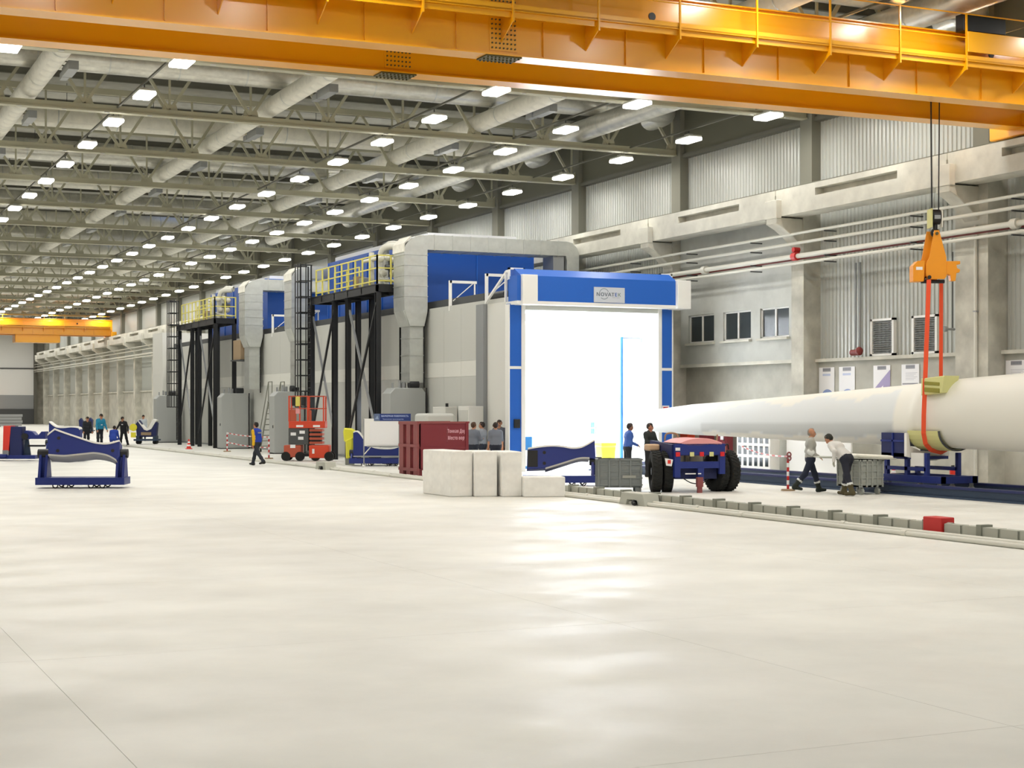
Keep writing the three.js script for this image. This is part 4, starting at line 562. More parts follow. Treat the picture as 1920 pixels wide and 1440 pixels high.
// ---------- scissor lift ----------
{
  const t = thing('scissor_lift', 'orange scissor lift with folded arms before the caged ladder', 'lift', [20.45, 0, -65.4], FACE);
  P(t, 'chassis', M.liftFaded, RB(0.74, 0.52, 0.85, 0.04, -0.62, 0.42, 0)); P(t, 'chassis', M.liftOrange, RB(0.86, 0.56, 0.85, 0.05, 0.52, 0.4, 0)); P(t, 'frame_beam', M.blackSteel, B(1.7, 0.12, 0.5, 0, 0.25, 0)); P(t, 'white_sticker', M.paper, B(0.22, 0.14, 0.005, -0.6, 0.63, 0.427), B(0.1, 0.2, 0.005, 0.28, 0.42, 0.427));
  P(t, 'tray_box', M.darkGrey, RB(0.86, 0.7, 0.8, 0.03, -0.36, 1.06, 0)); for (const [x, y] of [[-0.58, 1.16], [-0.2, 1.24], [-0.26, 0.98]]) P(t, 'sticker', M.paper, B(0.23, 0.13, 0.005, x, y, 0.403));
  for (let i = 0; i < 4; i++) { P(t, 'scissor_arm', M.liftFaded, B(0.56, 0.1, 0.7, 0.38, 0.78 + i * 0.18, 0)); if (i < 3) P(t, 'arm_gap', M.black, B(0.4, 0.08, 0.6, 0.38, 0.87 + i * 0.18, 0)); }
  const pl = P(t, 'platform', M.liftOrange, RB(1.56, 0.3, 0.85, 0.03, 0, 1.56, 0)); for (const x of [-0.3, 0.42]) P(pl, 'sticker', M.paper, B(0.3, 0.09, 0.005, x, 1.5, 0.428));
  for (const [x, z] of [[-0.76, 0.4], [-0.3, 0.4], [0.04, 0.4], [0.72, 0.4], [-0.76, -0.4], [0, -0.4], [0.72, -0.4]]) P(t, 'guard_post', M.liftOrange, B(0.06, 1.1, 0.05, x, 2.25, z)); for (const y of [2.25, 2.78]) for (const z of [0.4, -0.4]) P(t, 'guard_rail', M.liftFaded, C([-0.78, y, z], [0.76, y, z], 0.025)); for (const x of [-0.77, 0.74]) P(t, 'guard_rail', M.liftFaded, C([x, 2.78, -0.4], [x, 2.78, 0.4], 0.025));
  P(t, 'mesh_panel', M.liftFaded, B(0.3, 0.5, 0.02, -0.6, 1.95, 0.39), B(0.16, 0.45, 0.02, 0.12, 1.95, 0.39)); P(t, 'control_bag', M.railYellow, RB(0.2, 0.42, 0.1, 0.03, -0.38, 2.56, 0.44)); P(t, 'control_box', M.pink, RB(0.18, 0.22, 0.1, 0.02, -0.38, 2.14, 0.46)); for (const x of [-0.14, -0.56]) P(t, 'jacket', M.black, RB(0.15, 0.38, 0.08, 0.03, x, 2.56, 0.44));
  for (const [x, z] of [[-0.9, 0.36], [-0.3, 0.36], [0.36, 0.3], [0.95, 0.36], [-0.9, -0.36], [0.95, -0.36]]) P(t, 'wheel', M.rubber, C([x, 0.2, z - 0.08], [x, 0.2, z + 0.08], 0.2, 0.2, 18)); 
}
// ---------- floor tray, pipes, junction boxes ----------
{
  const t = thing('cable_tray', 'grey segmented cable tray along the floor to the right edge', 'cable tray', [18.66, 0, 0]);
  for (let i = 0; i < 62; i++) { const z = -37.1 + i * 0.47; P(t, 'tray_segment', M.trayGrey, BB(-0.1, 0.1, 0.09, 0.25, z + 0.03, z + 0.44)); P(t, 'joint_rib', M.trayDark, BB(-0.085, 0.085, 0.1, 0.235, z - 0.03, z + 0.03)); if (i % 3 === 1) P(t, 'clamp', M.trayDark, BB(-0.13, 0.13, 0, 0.29, z - 0.06, z + 0.06)); }
  [[18.2, 0.045, 'front white pipe on the floor beside the tray'], [18.36, 0.06, 'second white pipe on the floor beside the tray']].forEach(([x, r, label], k) => { const p = thing('floor_pipe', label, 'pipe', [x, r, 0], 0, 'floor pipes'); P(p, 'run', M.pipe, C([0, 0, -8], [0, 0, -100], r, r, 10)); for (let i = 0; i < 14; i++) P(p, 'sleeve', M.pipe, C([0, 0, -12 - i * 5.3 - k * 2], [0, 0, -12.14 - i * 5.3 - k * 2], r + 0.015, r + 0.015, 10)); });
  const junction = (label, z, x) => { const j = thing('junction_box', label, 'box', [x, 0, z], 0, 'grey junction boxes'); P(j, 'cover', M.trayGrey, EX([[-0.62, 0], [-0.5, 0.27], [0.5, 0.27], [0.62, 0], [0.3, 0], [0.24, 0.13], [-0.24, 0.13], [-0.3, 0]], 0.42, 0.01).rotateY(Math.PI / 2)); P(j, 'lid', M.concreteLight, B(0.38, 0.02, 0.95, 0, 0.275, 0)); P(j, 'plug', M.black, S(0.07, -0.2, 0.06, 0.1), C([-0.2, 0.06, 0.1], [-0.3, 0.04, 0.3], 0.035)); };
  junction('grey junction cover on the floor line before the trailer wheel', -32.5, 18.3); junction('grey junction cover on the floor line below the scissor lift', -56.0, 18.2);
  const r = thing('red_box', 'small red box on the floor cable tray at right', 'box', [18.66, 0, -22.3]); P(r, 'body', M.red, RB(0.3, 0.3, 0.5, 0.02, 0, 0.2, 0)); P(r, 'gland', M.trayGrey, C([0, 0.18, 0.25], [0, 0.18, 0.38], 0.09)); P(r, 'bracket', M.trayDark, B(0.2, 0.06, 0.3, 0, 0.03, 0));
}
// ---------- grey plastic crates ----------
function crate(label, pos, turn, w, h, d, m, castors) {
  const t = thing('plastic_crate', label, 'crate', pos, turn, 'grey crates'), y0 = castors ? 0.2 : 0.12;
  P(t, 'wall', m, BB(-w / 2, w / 2, y0, h, d / 2 - 0.03, d / 2)); P(t, 'wall', m, BB(-w / 2, w / 2, y0, h, -d / 2, -d / 2 + 0.03)); P(t, 'wall', m, BB(-w / 2, -w / 2 + 0.03, y0, h, -d / 2, d / 2)); P(t, 'wall', m, BB(w / 2 - 0.03, w / 2, y0, h, -d / 2, d / 2)); P(t, 'bottom', m, BB(-w / 2, w / 2, y0, y0 + 0.04, -d / 2, d / 2));
  for (let i = 0; i < 4; i++) { const y = y0 + 0.06 + i * (h - y0) / 4.2; P(t, 'rib', m, BB(-w / 2 - 0.02, w / 2 + 0.02, y, y + 0.03, d / 2, d / 2 + 0.02), BB(-w / 2 - 0.02, -w / 2, y, y + 0.03, -d / 2, d / 2)); }
  for (let i = 0; i <= 4; i++) P(t, 'upright_rib', m, BB(-w / 2 + i * (w - 0.04) / 4, -w / 2 + 0.04 + i * (w - 0.04) / 4, y0, h, d / 2, d / 2 + 0.03)); for (let i = 0; i <= 3; i++) P(t, 'upright_rib', m, BB(-w / 2 - 0.03, -w / 2, y0, h, -d / 2 + i * (d - 0.04) / 3, -d / 2 + 0.04 + i * (d - 0.04) / 3));
  P(t, 'rim', m, BB(-w / 2 - 0.03, w / 2 + 0.03, h - 0.04, h, d / 2 - 0.03, d / 2 + 0.03), BB(-w / 2 - 0.03, w / 2 + 0.03, h - 0.04, h, -d / 2 - 0.03, -d / 2 + 0.03), BB(-w / 2 - 0.03, -w / 2 + 0.03, h - 0.04, h, -d / 2, d / 2), BB(w / 2 - 0.03, w / 2 + 0.03, h - 0.04, h, -d / 2, d / 2));
  for (const [x, z] of [[-1, -1], [1, -1], [-1, 1], [1, 1]]) { const px = x * (w / 2 - 0.1), pz = z * (d / 2 - 0.1); if (castors) { const f = P(t, 'castor', M.crateLight, C([px - 0.03, 0.09, pz], [px + 0.03, 0.09, pz], 0.09, 0.09, 14)); P(f, 'fork', M.greySteel, B(0.09, 0.12, 0.06, px, 0.15, pz)); } else P(t, 'foot', m, B(0.16, 0.12, 0.16, px, 0.06, pz)); }
  return t;
}
{ const t = crate('dark grey plastic crate beside the trailer wheels', [20.75, 0, -38.0], FACE, 1.2, 0.9, 0.85, M.crate, false); P(t, 'label_plate', M.crateLight, B(0.36, 0.07, 0.005, 0.25, 0.42, 0.459)); }
crate('light grey wheeled crate under the board beside the bending worker', [26.02, 0, -34.25], 0, 0.72, 0.92, 1.0, M.crateLight, true);
{ const t = thing('loose_board', 'thin pale board lying across the wheeled crate', 'board', [25.95, 0.93, -34.2], FACE, undefined); P(t, 'sheet', M.trayGrey, RB(2.05, 0.035, 0.8, 0.008, -0.12, 0.03, 0, 0, 0, -0.02)); P(t, 'film', M.wrap, RB(1.0, 0.09, 0.6, 0.04, 0.35, 0.07, 0, 0, 0, -0.05)); }
// ---------- trailer ----------
{
  const t = thing('blade_trailer', 'dark blue dolly trailer with four big black tyres', 'trailer', [22.5, 0, -37.1], FACE + 0.24);
  P(t, 'deck', M.navyDark, BB(-0.72, 0.72, 1.0, 1.28, -1.2, 0.6)); P(t, 'rear_frame', M.navy, BB(-0.72, 0.72, 1.02, 1.32, 0.6, 0.72), BB(-0.72, -0.56, 0.42, 1.05, 0.58, 0.72), BB(0.56, 0.72, 0.5, 1.05, 0.58, 0.72), BB(-0.6, 0.6, 0.66, 0.84, 0.58, 0.7), BB(-0.05, 0.12, 0.3, 0.7, 0.6, 0.7)); P(t, 'side_beam', M.navyDark, EX([[-1.2, 0.96], [0.6, 0.88], [0.6, 1.3], [-1.2, 1.38]], 0.1).rotateY(-Math.PI / 2).translate(-0.72, 0, 0), EX([[-1.2, 0.96], [0.6, 0.88], [0.6, 1.3], [-1.2, 1.38]], 0.1).rotateY(-Math.PI / 2).translate(0.72, 0, 0));
  P(t, 'axle', M.blackSteel, C([-1.0, 0.55, 0], [1.0, 0.55, 0], 0.1)); P(t, 'axle_box', M.navyDark, BB(-0.6, 0.6, 0.36, 0.66, -0.3, 0.4)); P(t, 'drawbar', M.navy, BB(-0.1, 0.1, 0.7, 0.9, -2.6, -1.2)); P(t, 'plate_line', M.paper, BB(-0.42, -0.12, 0.5, 0.53, 0.7, 0.71), BB(-0.06, 0.03, 0.5, 0.53, 0.71, 0.72));
  [-0.64, -0.24, 0.04, 0.32, 0.63].forEach((x, i) => P(t, i % 2 ? 'white_lamp' : 'red_lamp', i % 2 ? M.padYellow : M.lampRed, RB(0.12, 0.12, 0.03, 0.01, x, 1.04, 0.74))); P(t, 'type_plate', M.paper, B(0.13, 0.08, 0.01, -0.64, 1.18, 0.73)); P(t, 'hazard_plate', M.paper, EX([[-0.13, 0.12], [0.1, 0.08], [0.06, -0.1], [-0.09, -0.08]], 0.02).translate(-0.86, 0.82, 0.68)); P(t, 'hazard_mark', M.redBright, B(0.09, 0.1, 0.006, -0.87, 0.84, 0.694));
  P(t, 'cover', M.pink, EX(curve([[-0.55, 0], [-0.3, 0.09], [0, 0.12], [0.3, 0.1], [0.62, 0.0]]).concat([[0.62, -0.05], [0.3, -0.04], [0.0, -0.07], [-0.35, -0.06]]), 1.4, 0.01).translate(0, 1.34, 0.02)); const hd = P(t, 'handle', M.tan, TB([[-0.55, 1.38, -0.6], [-0.5, 1.56, -0.6], [-0.2, 1.56, -0.6], [-0.12, 1.38, -0.6]], 0.025)); P(t, 'beacon', M.amber, C([0.8, 1.06, 0.3], [0.8, 1.24, 0.3], 0.1, 0.09, 14)); P(t, 'peg', M.tan, C([0.58, 1.28, 0.4], [0.62, 1.56, 0.4], 0.03, 0.02)); P(t, 'hose', M.black, TB([[-0.4, 0.38, 0.5], [-0.2, 0.26, 0.6], [0.1, 0.25, 0.6], [0.3, 0.36, 0.5]], 0.015, 20, 6), TB([[0.8, 1.2, 0.3], [0.95, 1.3, 0.3], [1.02, 1.16, 0.2]], 0.02, 12, 6));
  P(t, 'jack_leg', M.wineFaded, BB(-0.1, 0.06, 0.16, 0.42, 0.66, 0.8), BB(-0.08, 0.04, 0.0, 0.2, 0.68, 0.78)); P(t, 'parcel', M.beige, RB(0.34, 0.18, 0.4, 0.05, -0.95, 1.2, -0.5));
  const prof = []; for (const [r, y] of [[0.26, -0.12], [0.42, -0.145], [0.52, -0.13], [0.55, -0.1], [0.55, 0.1], [0.52, 0.13], [0.42, 0.145], [0.26, 0.12], [0.26, -0.12]]) prof.push(new THREE.Vector2(r, y));
  const tyre = new THREE.LatheGeometry(prof, 36).rotateZ(Math.PI / 2), lug = []; for (let i = 0; i < 30; i++) { const a = i / 30 * 2 * Math.PI; for (const s of [-1, 1]) { const b = new THREE.BoxGeometry(0.11, 0.025, 0.05); b.rotateY(s * 0.4); b.translate(s * 0.06, 0.553, 0); b.rotateX(a + (s > 0 ? 0.1 : 0)); lug.push(b); } }
  const tg = flat([tyre]), lgm = flat(lug), hub = flat([C([-0.05, 0, 0], [0.05, 0, 0], 0.27, 0.27, 24), C([-0.12, 0, 0], [0.12, 0, 0], 0.1, 0.1, 14), ...[0, 1, 2, 3, 4, 5].map((i) => C([-0.07, Math.cos(i * 1.047) * 0.18, Math.sin(i * 1.047) * 0.18], [0.07, Math.cos(i * 1.047) * 0.18, Math.sin(i * 1.047) * 0.18], 0.02, 0.02, 6))]);
  for (const x of [-1.02, -0.7, 0.74, 1.06]) { const w = PG(t, 'tyre', M.rubber, tg); w.position.set(x, 0.56, 0); w.rotation.y = x < 0 ? -0.2 : 0.14; PG(w, 'tread', M.rubber, lgm); PG(w, 'rim', M.blackSteel, hub); }
}
// ---------- barrier posts, tape, cones, extinguisher, cabinets ----------
function barrier(label, x, z) { const t = thing('barrier_post', label, 'post', [x, 0, z], 0, 'barrier posts'); P(t, 'base', M.tan, C([0, 0, 0], [0, 0.05, 0], 0.2, 0.18, 20)); for (let i = 0; i < 8; i++) P(t, i % 2 ? 'white_band' : 'red_band', i % 2 ? M.paper : M.red, C([0, 0.05 + i * 0.12, 0], [0, 0.17 + i * 0.12, 0], 0.035, 0.035, 12)); return t; }
{ const t = barrier('red and white barrier post left of the striding worker', 25.1, -36.25); P(t, 'chain_coil', M.wineFaded, T3(0.06, 0.02, 0, 0.9, 0.05), T3(0.06, 0.02, 0, 1.0, 0.05)); }
barrier('red and white barrier post standing left of the orange lift', 19.6, -68.5); barrier('red and white barrier post near the rolling stair', 20.8, -80.5);
function tape(label, a, b, y, sag) { const t = thing('barrier_tape', label, 'tape', [0, 0, 0], 0, 'barrier tapes'), n = 18, at = (i) => { const f = i / n; return V(a[0] + (b[0] - a[0]) * f, y - sag * 4 * f * (1 - f), a[1] + (b[1] - a[1]) * f); }; for (let i = 0; i < n; i++) P(t, i % 2 ? 'white_stripe' : 'red_stripe', i % 2 ? M.paper : M.red, Lb(at(i), at(i + 1), 0.006, 0.045)); }
tape('upper red and white barrier tape left of the lift', [19.6, -68.5], [20.8, -80.5], 0.98, 0.06); tape('lower red and white barrier tape left of the lift', [19.6, -68.5], [20.8, -80.5], 0.5, 0.06); tape('red and white tape from the striped post to the white heater', [25.1, -36.25], [30.9, -47.6], 0.95, 0.1);
function cone(label, x, z) { const t = thing('traffic_cone', label, 'cone', [x, 0, z], 0, 'traffic cones'); P(t, 'base', M.redBright, RB(0.34, 0.04, 0.34, 0.01, 0, 0.02, 0)); P(t, 'body', M.redBright, C([0, 0.04, 0], [0, 0.55, 0], 0.13, 0.03, 18)); P(t, 'band', M.paper, C([0, 0.16, 0], [0, 0.25, 0], 0.112, 0.094, 18), C([0, 0.34, 0], [0, 0.42, 0], 0.077, 0.06, 18)); }
cone('orange cone beside the red extinguisher', 29.5, -34.4); cone('orange cone behind the blade stand', 30.1, -38.0); cone('orange cone in front of the booth tanks', 20.2, -86.5);
{ const t = thing('fire_extinguisher', 'red fire extinguisher standing at the column foot', 'extinguisher', [30.3, 0, -35.6]); P(t, 'cylinder', M.redBright, C([0, 0, 0], [0, 0.5, 0], 0.09, 0.09, 16), S(0.09, 0, 0.5, 0)); P(t, 'valve', M.black, B(0.08, 0.07, 0.05, 0, 0.61, 0)); P(t, 'hose', M.black, TB([[0, 0.6, 0.03], [0.12, 0.5, 0.05], [0.13, 0.25, 0.05]], 0.015)); }
{ const t = thing('white_heater', 'white slotted heater unit under the blade by the wall', 'heater', [31.0, 0, -46.6]); P(t, 'body', M.whiteGloss, RB(0.4, 1.75, 2.1, 0.02, 0, 1.0, 0)); for (let i = 0; i < 6; i++) for (let j = 0; j < 4; j++) P(t, 'slot', M.glassDark, B(0.02, 0.3, 0.18, -0.2, 0.4 + j * 0.4, -0.85 + i * 0.34)); for (const z of [-0.9, 0.9]) P(t, 'foot', M.darkGrey, B(0.3, 0.14, 0.1, 0, 0.07, z)); }
[[-52.6, 'liftOrange', 'orange fire cabinet on the wall behind the trailer'], [-51.2, 'wine', 'wine red fire cabinet beside the orange one behind the trailer'], [-49.9, 'wine', 'wine red fire cabinet with white notice behind the trailer']].forEach(([z, m, label], i) => { const t = thing('fire_cabinet', label, 'cabinet', [31.75, 0.5, z], 0, 'fire cabinets'); P(t, 'body', M[m], RB(0.3, 1.1, 0.62, 0.02, 0, 0.55, 0)); P(t, 'door', M[m], B(0.02, 1.0, 0.54, -0.16, 0.55, 0)); P(t, 'handle', M.black, B(0.03, 0.1, 0.03, -0.18, 0.6, 0.2)); if (i === 2) P(t, 'notice', M.paper, B(0.01, 0.3, 0.2, -0.175, 0.75, 0.05)); P(t, 'leg', M.darkGrey, B(0.05, 0.5, 0.05, 0, -0.25, -0.2), B(0.05, 0.5, 0.05, 0, -0.25, 0.2)); });
{ let t = thing('white_screen_panel', 'white panel leaning at the wall behind the workers', 'panel', [31.2, 0, -43.3]); P(t, 'sheet', M.white, B(0.06, 1.5, 3.6, 0, 0.8, 0)); P(t, 'foot', M.darkGrey, B(0.2, 0.05, 0.1, 0, 0.025, 1.2), B(0.2, 0.05, 0.1, 0, 0.025, -1.2));
  t = thing('blue_pallet', 'flat blue pallet at the right edge behind the rail', 'pallet', [29.6, 0, -31.9]); for (let i = 0; i < 5; i++) P(t, 'board', M.navy, B(1.2, 0.03, 0.14, 0, 0.12, -0.4 + i * 0.2)); for (const x of [-0.5, 0, 0.5]) P(t, 'runner', M.navy, B(0.1, 0.1, 0.95, x, 0.05, 0)); }
// far clutter by the end wall
[[17, -186, 2.4, 'beige', 'brown stack of boards far away at the end wall'], [12, -172, 6, 'wineFaded', 'long low pinkish rack far away at the left edge'], [24, -196, 3, 'greySteel', 'grey machine far away under the distant crane']].forEach(([x, z, w, m, label]) => { const t = thing('far_stack', label, 'stack', [x, 0, z], 0, 'far stacks'); for (let i = 0; i < 4; i++) P(t, 'layer', M[m], B(w, 0.3, 1.6, (i % 2) * 0.1, 0.25 + i * 0.36, 0)); P(t, 'bearer', M.darkGrey, B(0.2, 0.1, 1.6, -w / 3, 0.05, 0), B(0.2, 0.1, 1.6, w / 3, 0.05, 0)); });
{ const t = thing('orange_lamp', 'small glowing orange lamp on the far wall', 'lamp', [24.9, 2.6, -224.6]); P(t, 'lens', new THREE.MeshStandardMaterial({ color: 0xffa040, emissive: 0xff9030, emissiveIntensity: 4 }), RB(0.5, 1.0, 0.2, 0.05, 0, 0.5, 0)); P(t, 'bracket', M.darkGrey, B(0.2, 0.2, 0.3, 0, 0.5, -0.2)); const l = new THREE.PointLight(0xff9030, 0.4); l.position.set(0, 0.5, 0.5); l.castShadow = true; t.add(l); }
{ const t = thing('exit_door', 'pale lit doorway in the wall beyond the booth end', 'door', [31.4, 0, -118]); P(t, 'leaf', M.white, B(0.08, 2.4, 1.3, 0, 1.2, 0)); P(t, 'frame', M.greySteel, BB(-0.05, 0.05, 0, 2.5, -0.75, -0.65), BB(-0.05, 0.05, 0, 2.5, 0.65, 0.75), BB(-0.05, 0.05, 2.4, 2.5, -0.75, 0.75)); P(t, 'handle', M.black, B(0.06, 0.05, 0.16, -0.06, 1.05, 0.5)); }

// ---------- people ----------
function surfaceNet(bones, cell, smooth) {
  const lo = V(9, 9, 9), hi = V(-9, -9, -9); for (const b of bones) for (const [p, r] of [[b.a, b.ra], [b.b, b.rb]]) { lo.min(V(p.x - r, p.y - r, p.z - r)); hi.max(V(p.x + r, p.y + r, p.z + r)); }
  lo.subScalar(cell * 2.5); hi.addScalar(cell * 2.5);
  const nx = Math.ceil((hi.x - lo.x) / cell) + 1, ny = Math.ceil((hi.y - lo.y) / cell) + 1, nz = Math.ceil((hi.z - lo.z) / cell) + 1, N = nx * ny * nz, f = new Float32Array(N).fill(0.2), best = new Float32Array(N).fill(9), who = new Uint8Array(N);
  bones.forEach((b, bi) => {
    const m = Math.max(b.ra, b.rb) + smooth + cell * 2.5, i0 = Math.max(0, Math.floor((Math.min(b.a.x, b.b.x) - m - lo.x) / cell)), i1 = Math.min(nx - 1, Math.ceil((Math.max(b.a.x, b.b.x) + m - lo.x) / cell)), j0 = Math.max(0, Math.floor((Math.min(b.a.y, b.b.y) - m - lo.y) / cell)), j1 = Math.min(ny - 1, Math.ceil((Math.max(b.a.y, b.b.y) + m - lo.y) / cell)), k0 = Math.max(0, Math.floor((Math.min(b.a.z, b.b.z) - m - lo.z) / cell)), k1 = Math.min(nz - 1, Math.ceil((Math.max(b.a.z, b.b.z) + m - lo.z) / cell));
    const dx = b.b.x - b.a.x, dy = b.b.y - b.a.y, dz = b.b.z - b.a.z, dd = dx * dx + dy * dy + dz * dz || 1e-9;
    for (let k = k0; k <= k1; k++) for (let j = j0; j <= j1; j++) for (let i = i0; i <= i1; i++) {
      const x = lo.x + i * cell - b.a.x, y = lo.y + j * cell - b.a.y, z = lo.z + k * cell - b.a.z, t = Math.max(0, Math.min(1, (x * dx + y * dy + z * dz) / dd));
      const d = Math.hypot(x - dx * t, y - dy * t, z - dz * t) - (b.ra + (b.rb - b.ra) * t), q = (k * ny + j) * nx + i, h = Math.max(smooth - Math.abs(f[q] - d), 0) / smooth;
      f[q] = Math.min(f[q], d) - h * h * smooth * 0.25; if (d < best[q]) { best[q] = d; who[q] = bi; }
    }
  });
  const vid = new Int32Array(N).fill(-1), pos = [], tag = [], idx = [], at = (i, j, k) => (k * ny + j) * nx + i;
  for (let k = 0; k < nz - 1; k++) for (let j = 0; j < ny - 1; j++) for (let i = 0; i < nx - 1; i++) {
    let n = 0, sx = 0, sy = 0, sz = 0, mask = 0; for (let c = 0; c < 8; c++) if (f[at(i + (c & 1), j + ((c >> 1) & 1), k + (c >> 2))] < 0) mask |= 1 << c; if (!mask || mask === 255) continue;
    for (let c = 0; c < 8; c++) for (const bit of [1, 2, 4]) if (!(c & bit)) { const c2 = c | bit, A = f[at(i + (c & 1), j + ((c >> 1) & 1), k + (c >> 2))], Bv = f[at(i + (c2 & 1), j + ((c2 >> 1) & 1), k + (c2 >> 2))]; if ((A < 0) !== (Bv < 0)) { const t = A / (A - Bv); sx += (c & 1) + (bit === 1 ? t : 0); sy += ((c >> 1) & 1) + (bit === 2 ? t : 0); sz += (c >> 2) + (bit === 4 ? t : 0); n++; } }
    vid[at(i, j, k)] = pos.length / 3; pos.push(lo.x + (i + sx / n) * cell, lo.y + (j + sy / n) * cell, lo.z + (k + sz / n) * cell); tag.push(bones[who[at(Math.round(i + sx / n), Math.round(j + sy / n), Math.round(k + sz / n))]].tag);
  }
  const quad = (a, b, c, d, flip) => { if (a < 0 || b < 0 || c < 0 || d < 0) return; flip ? idx.push(a, c, b, a, d, c) : idx.push(a, b, c, a, c, d); };
  for (let k = 1; k < nz - 1; k++) for (let j = 1; j < ny - 1; j++) for (let i = 1; i < nx - 1; i++) {
    const s = f[at(i, j, k)] < 0;
    if (s !== f[at(i + 1, j, k)] < 0) quad(vid[at(i, j - 1, k - 1)], vid[at(i, j, k - 1)], vid[at(i, j, k)], vid[at(i, j - 1, k)], !s);
    if (s !== f[at(i, j + 1, k)] < 0) quad(vid[at(i - 1, j, k - 1)], vid[at(i - 1, j, k)], vid[at(i, j, k)], vid[at(i, j, k - 1)], !s);
    if (s !== f[at(i, j, k + 1)] < 0) quad(vid[at(i - 1, j - 1, k)], vid[at(i, j - 1, k)], vid[at(i, j, k)], vid[at(i - 1, j, k)], !s);
  }
  return { pos, tag, idx };
}
function person(label, pos, turn, pose, cloth, far) {
  const t = thing('person', label, 'person', pos, turn); const body = [], head = [], hands = [];
  const add = (list, a, b, ra, rb, tag) => list.push({ a: a.clone(), b: b.clone(), ra, rb: rb ?? ra, tag });
  const p = { lean: 0, twist: 0, crouch: 0, legs: [[0, 0], [0, 0]], arms: [[0.05, 0.12, 0.15], [0.05, 0.12, 0.15]], look: 0, nod: 0, ...pose };
  const H = 0.93, hip = V(0, H, 0), up = V(0, Math.cos(p.lean), Math.sin(p.lean)), fw = V(0, -Math.sin(p.lean), Math.cos(p.lean)), X = V(1, 0, 0);
  const on = (u, x = 0, z = 0) => hip.clone().addScaledVector(up, u).addScaledVector(X, x).addScaledVector(fw, z);
  // trunk
  add(body, V(-0.085, H - 0.01, 0), V(0.085, H - 0.01, 0), 0.125, 0.125, 'pants'); add(body, on(0.1, -0.075), on(0.1, 0.075), 0.13, 0.13, 'shirt'); add(body, on(0.22, -0.07, 0.01), on(0.22, 0.07, 0.01), 0.125, 0.125, 'shirt'); add(body, on(0.38, -0.1), on(0.38, 0.1), 0.135, 0.135, 'shirt'); add(body, on(0.47, -0.14, -0.01), on(0.47, 0.14, -0.01), 0.09, 0.09, 'shirt'); add(body, on(0.5), on(0.6, 0, 0.015), 0.06, 0.055, 'skin'); add(body, on(0.52, -0.05), on(0.52, 0.05), 0.06, 0.06, 'shirt');
  if (cloth.vest) add(body, on(0.15, -0.06, -0.03), on(0.42, 0, -0.04), 0.15, 0.15, 'vest');
  // legs
  const low = []; [-1, 1].forEach((s, i) => {
    const [th, kn, sp = 0.03] = p.legs[i], h = V(s * 0.095, H - 0.04, 0), d1 = V(s * sp, -Math.cos(th), Math.sin(th)).normalize(), k = h.clone().addScaledVector(d1, 0.42), a2 = th - kn, d2 = V(s * sp * 0.4, -Math.cos(a2), Math.sin(a2)).normalize(), an = k.clone().addScaledVector(d2, 0.4);
    add(body, h, k, 0.1, 0.075, 'pants'); const b1 = k.clone().addScaledVector(d2, 0.2), b2 = k.clone().addScaledVector(d2, 0.222); add(body, k, b1, 0.075, 0.066, 'pants'); if (cloth.band) { add(body, b1, b2, 0.067, 0.067, 'band'); } add(body, b2, an, 0.066, 0.062, cloth.band ? 'boot' : 'pants');
    const fa = a2 * 0.35 + (p.foot?.[i] ?? 0), heel = an.clone().add(V(0, -0.045, -0.03)), toe = an.clone().add(V(s * 0.02, -0.05 + Math.sin(fa) * 0.15, 0.17 * Math.cos(fa))); add(body, an, heel, 0.055, 0.05, 'boot'); add(body, heel, toe, 0.05, 0.04, 'boot'); low.push(heel.y - 0.05, toe.y - 0.04);
  });
  // arms: forward pitch, sideways, elbow bend
  [-1, 1].forEach((s, i) => {
    const [pi, si, el, inw = 0] = p.arms[i], sh = on(0.47, s * 0.185, -0.005), base = up.clone().negate(), d1 = base.clone().multiplyScalar(Math.cos(pi)).addScaledVector(fw, Math.sin(pi)).addScaledVector(X, s * Math.sin(si)).normalize(), e = sh.clone().addScaledVector(d1, 0.29), q = pi + el, d2 = base.clone().multiplyScalar(Math.cos(q)).addScaledVector(fw, Math.sin(q)).addScaledVector(X, s * (Math.sin(si) * 0.4 - inw)).normalize(), w = e.clone().addScaledVector(d2, 0.25);
    const sl = cloth.sleeve ?? 'shirt'; add(body, sh, e, 0.068, 0.052, sl); add(body, e, w, 0.05, cloth.short ? 0.034 : 0.043, cloth.short ? 'skin' : sl); if (cloth.cuff && i === 0) add(body, e.clone().addScaledVector(d2, -0.02), e.clone().addScaledVector(d2, 0.06), 0.062, 0.062, 'band');
    // hand: palm and five bent fingers, thumb from the side
    const ht = cloth.glove ? 'glove' : 'skin', side = V(0, 0, 0).crossVectors(d2, Math.abs(d2.y) > 0.9 ? V(0, 0, 1) : V(0, 1, 0)).normalize(), nrm = V(0, 0, 0).crossVectors(side, d2).normalize(), pal = w.clone().addScaledVector(d2, 0.075); add(hands, w.clone().addScaledVector(d2, -0.03), w, 0.032, 0.03, ht);
    for (const o of [-0.024, -0.008, 0.008, 0.024]) add(hands, w.clone().addScaledVector(side, o * 0.6), pal.clone().addScaledVector(side, o), 0.02, 0.014, ht);
    [0.068, 0.08, 0.076, 0.06].forEach((len, n) => { const o = -0.027 + n * 0.018, r = pal.clone().addScaledVector(side, o), m = r.clone().addScaledVector(d2, len * 0.5).addScaledVector(nrm, -0.012 - (cloth.grip ? 0.02 : 0)), e2 = m.clone().addScaledVector(d2, len * (cloth.grip ? 0.1 : 0.42)).addScaledVector(nrm, -0.022 - (cloth.grip ? 0.02 : 0)); add(hands, r, m, 0.0095, 0.009, ht); add(hands, m, e2, 0.009, 0.0078, ht); });
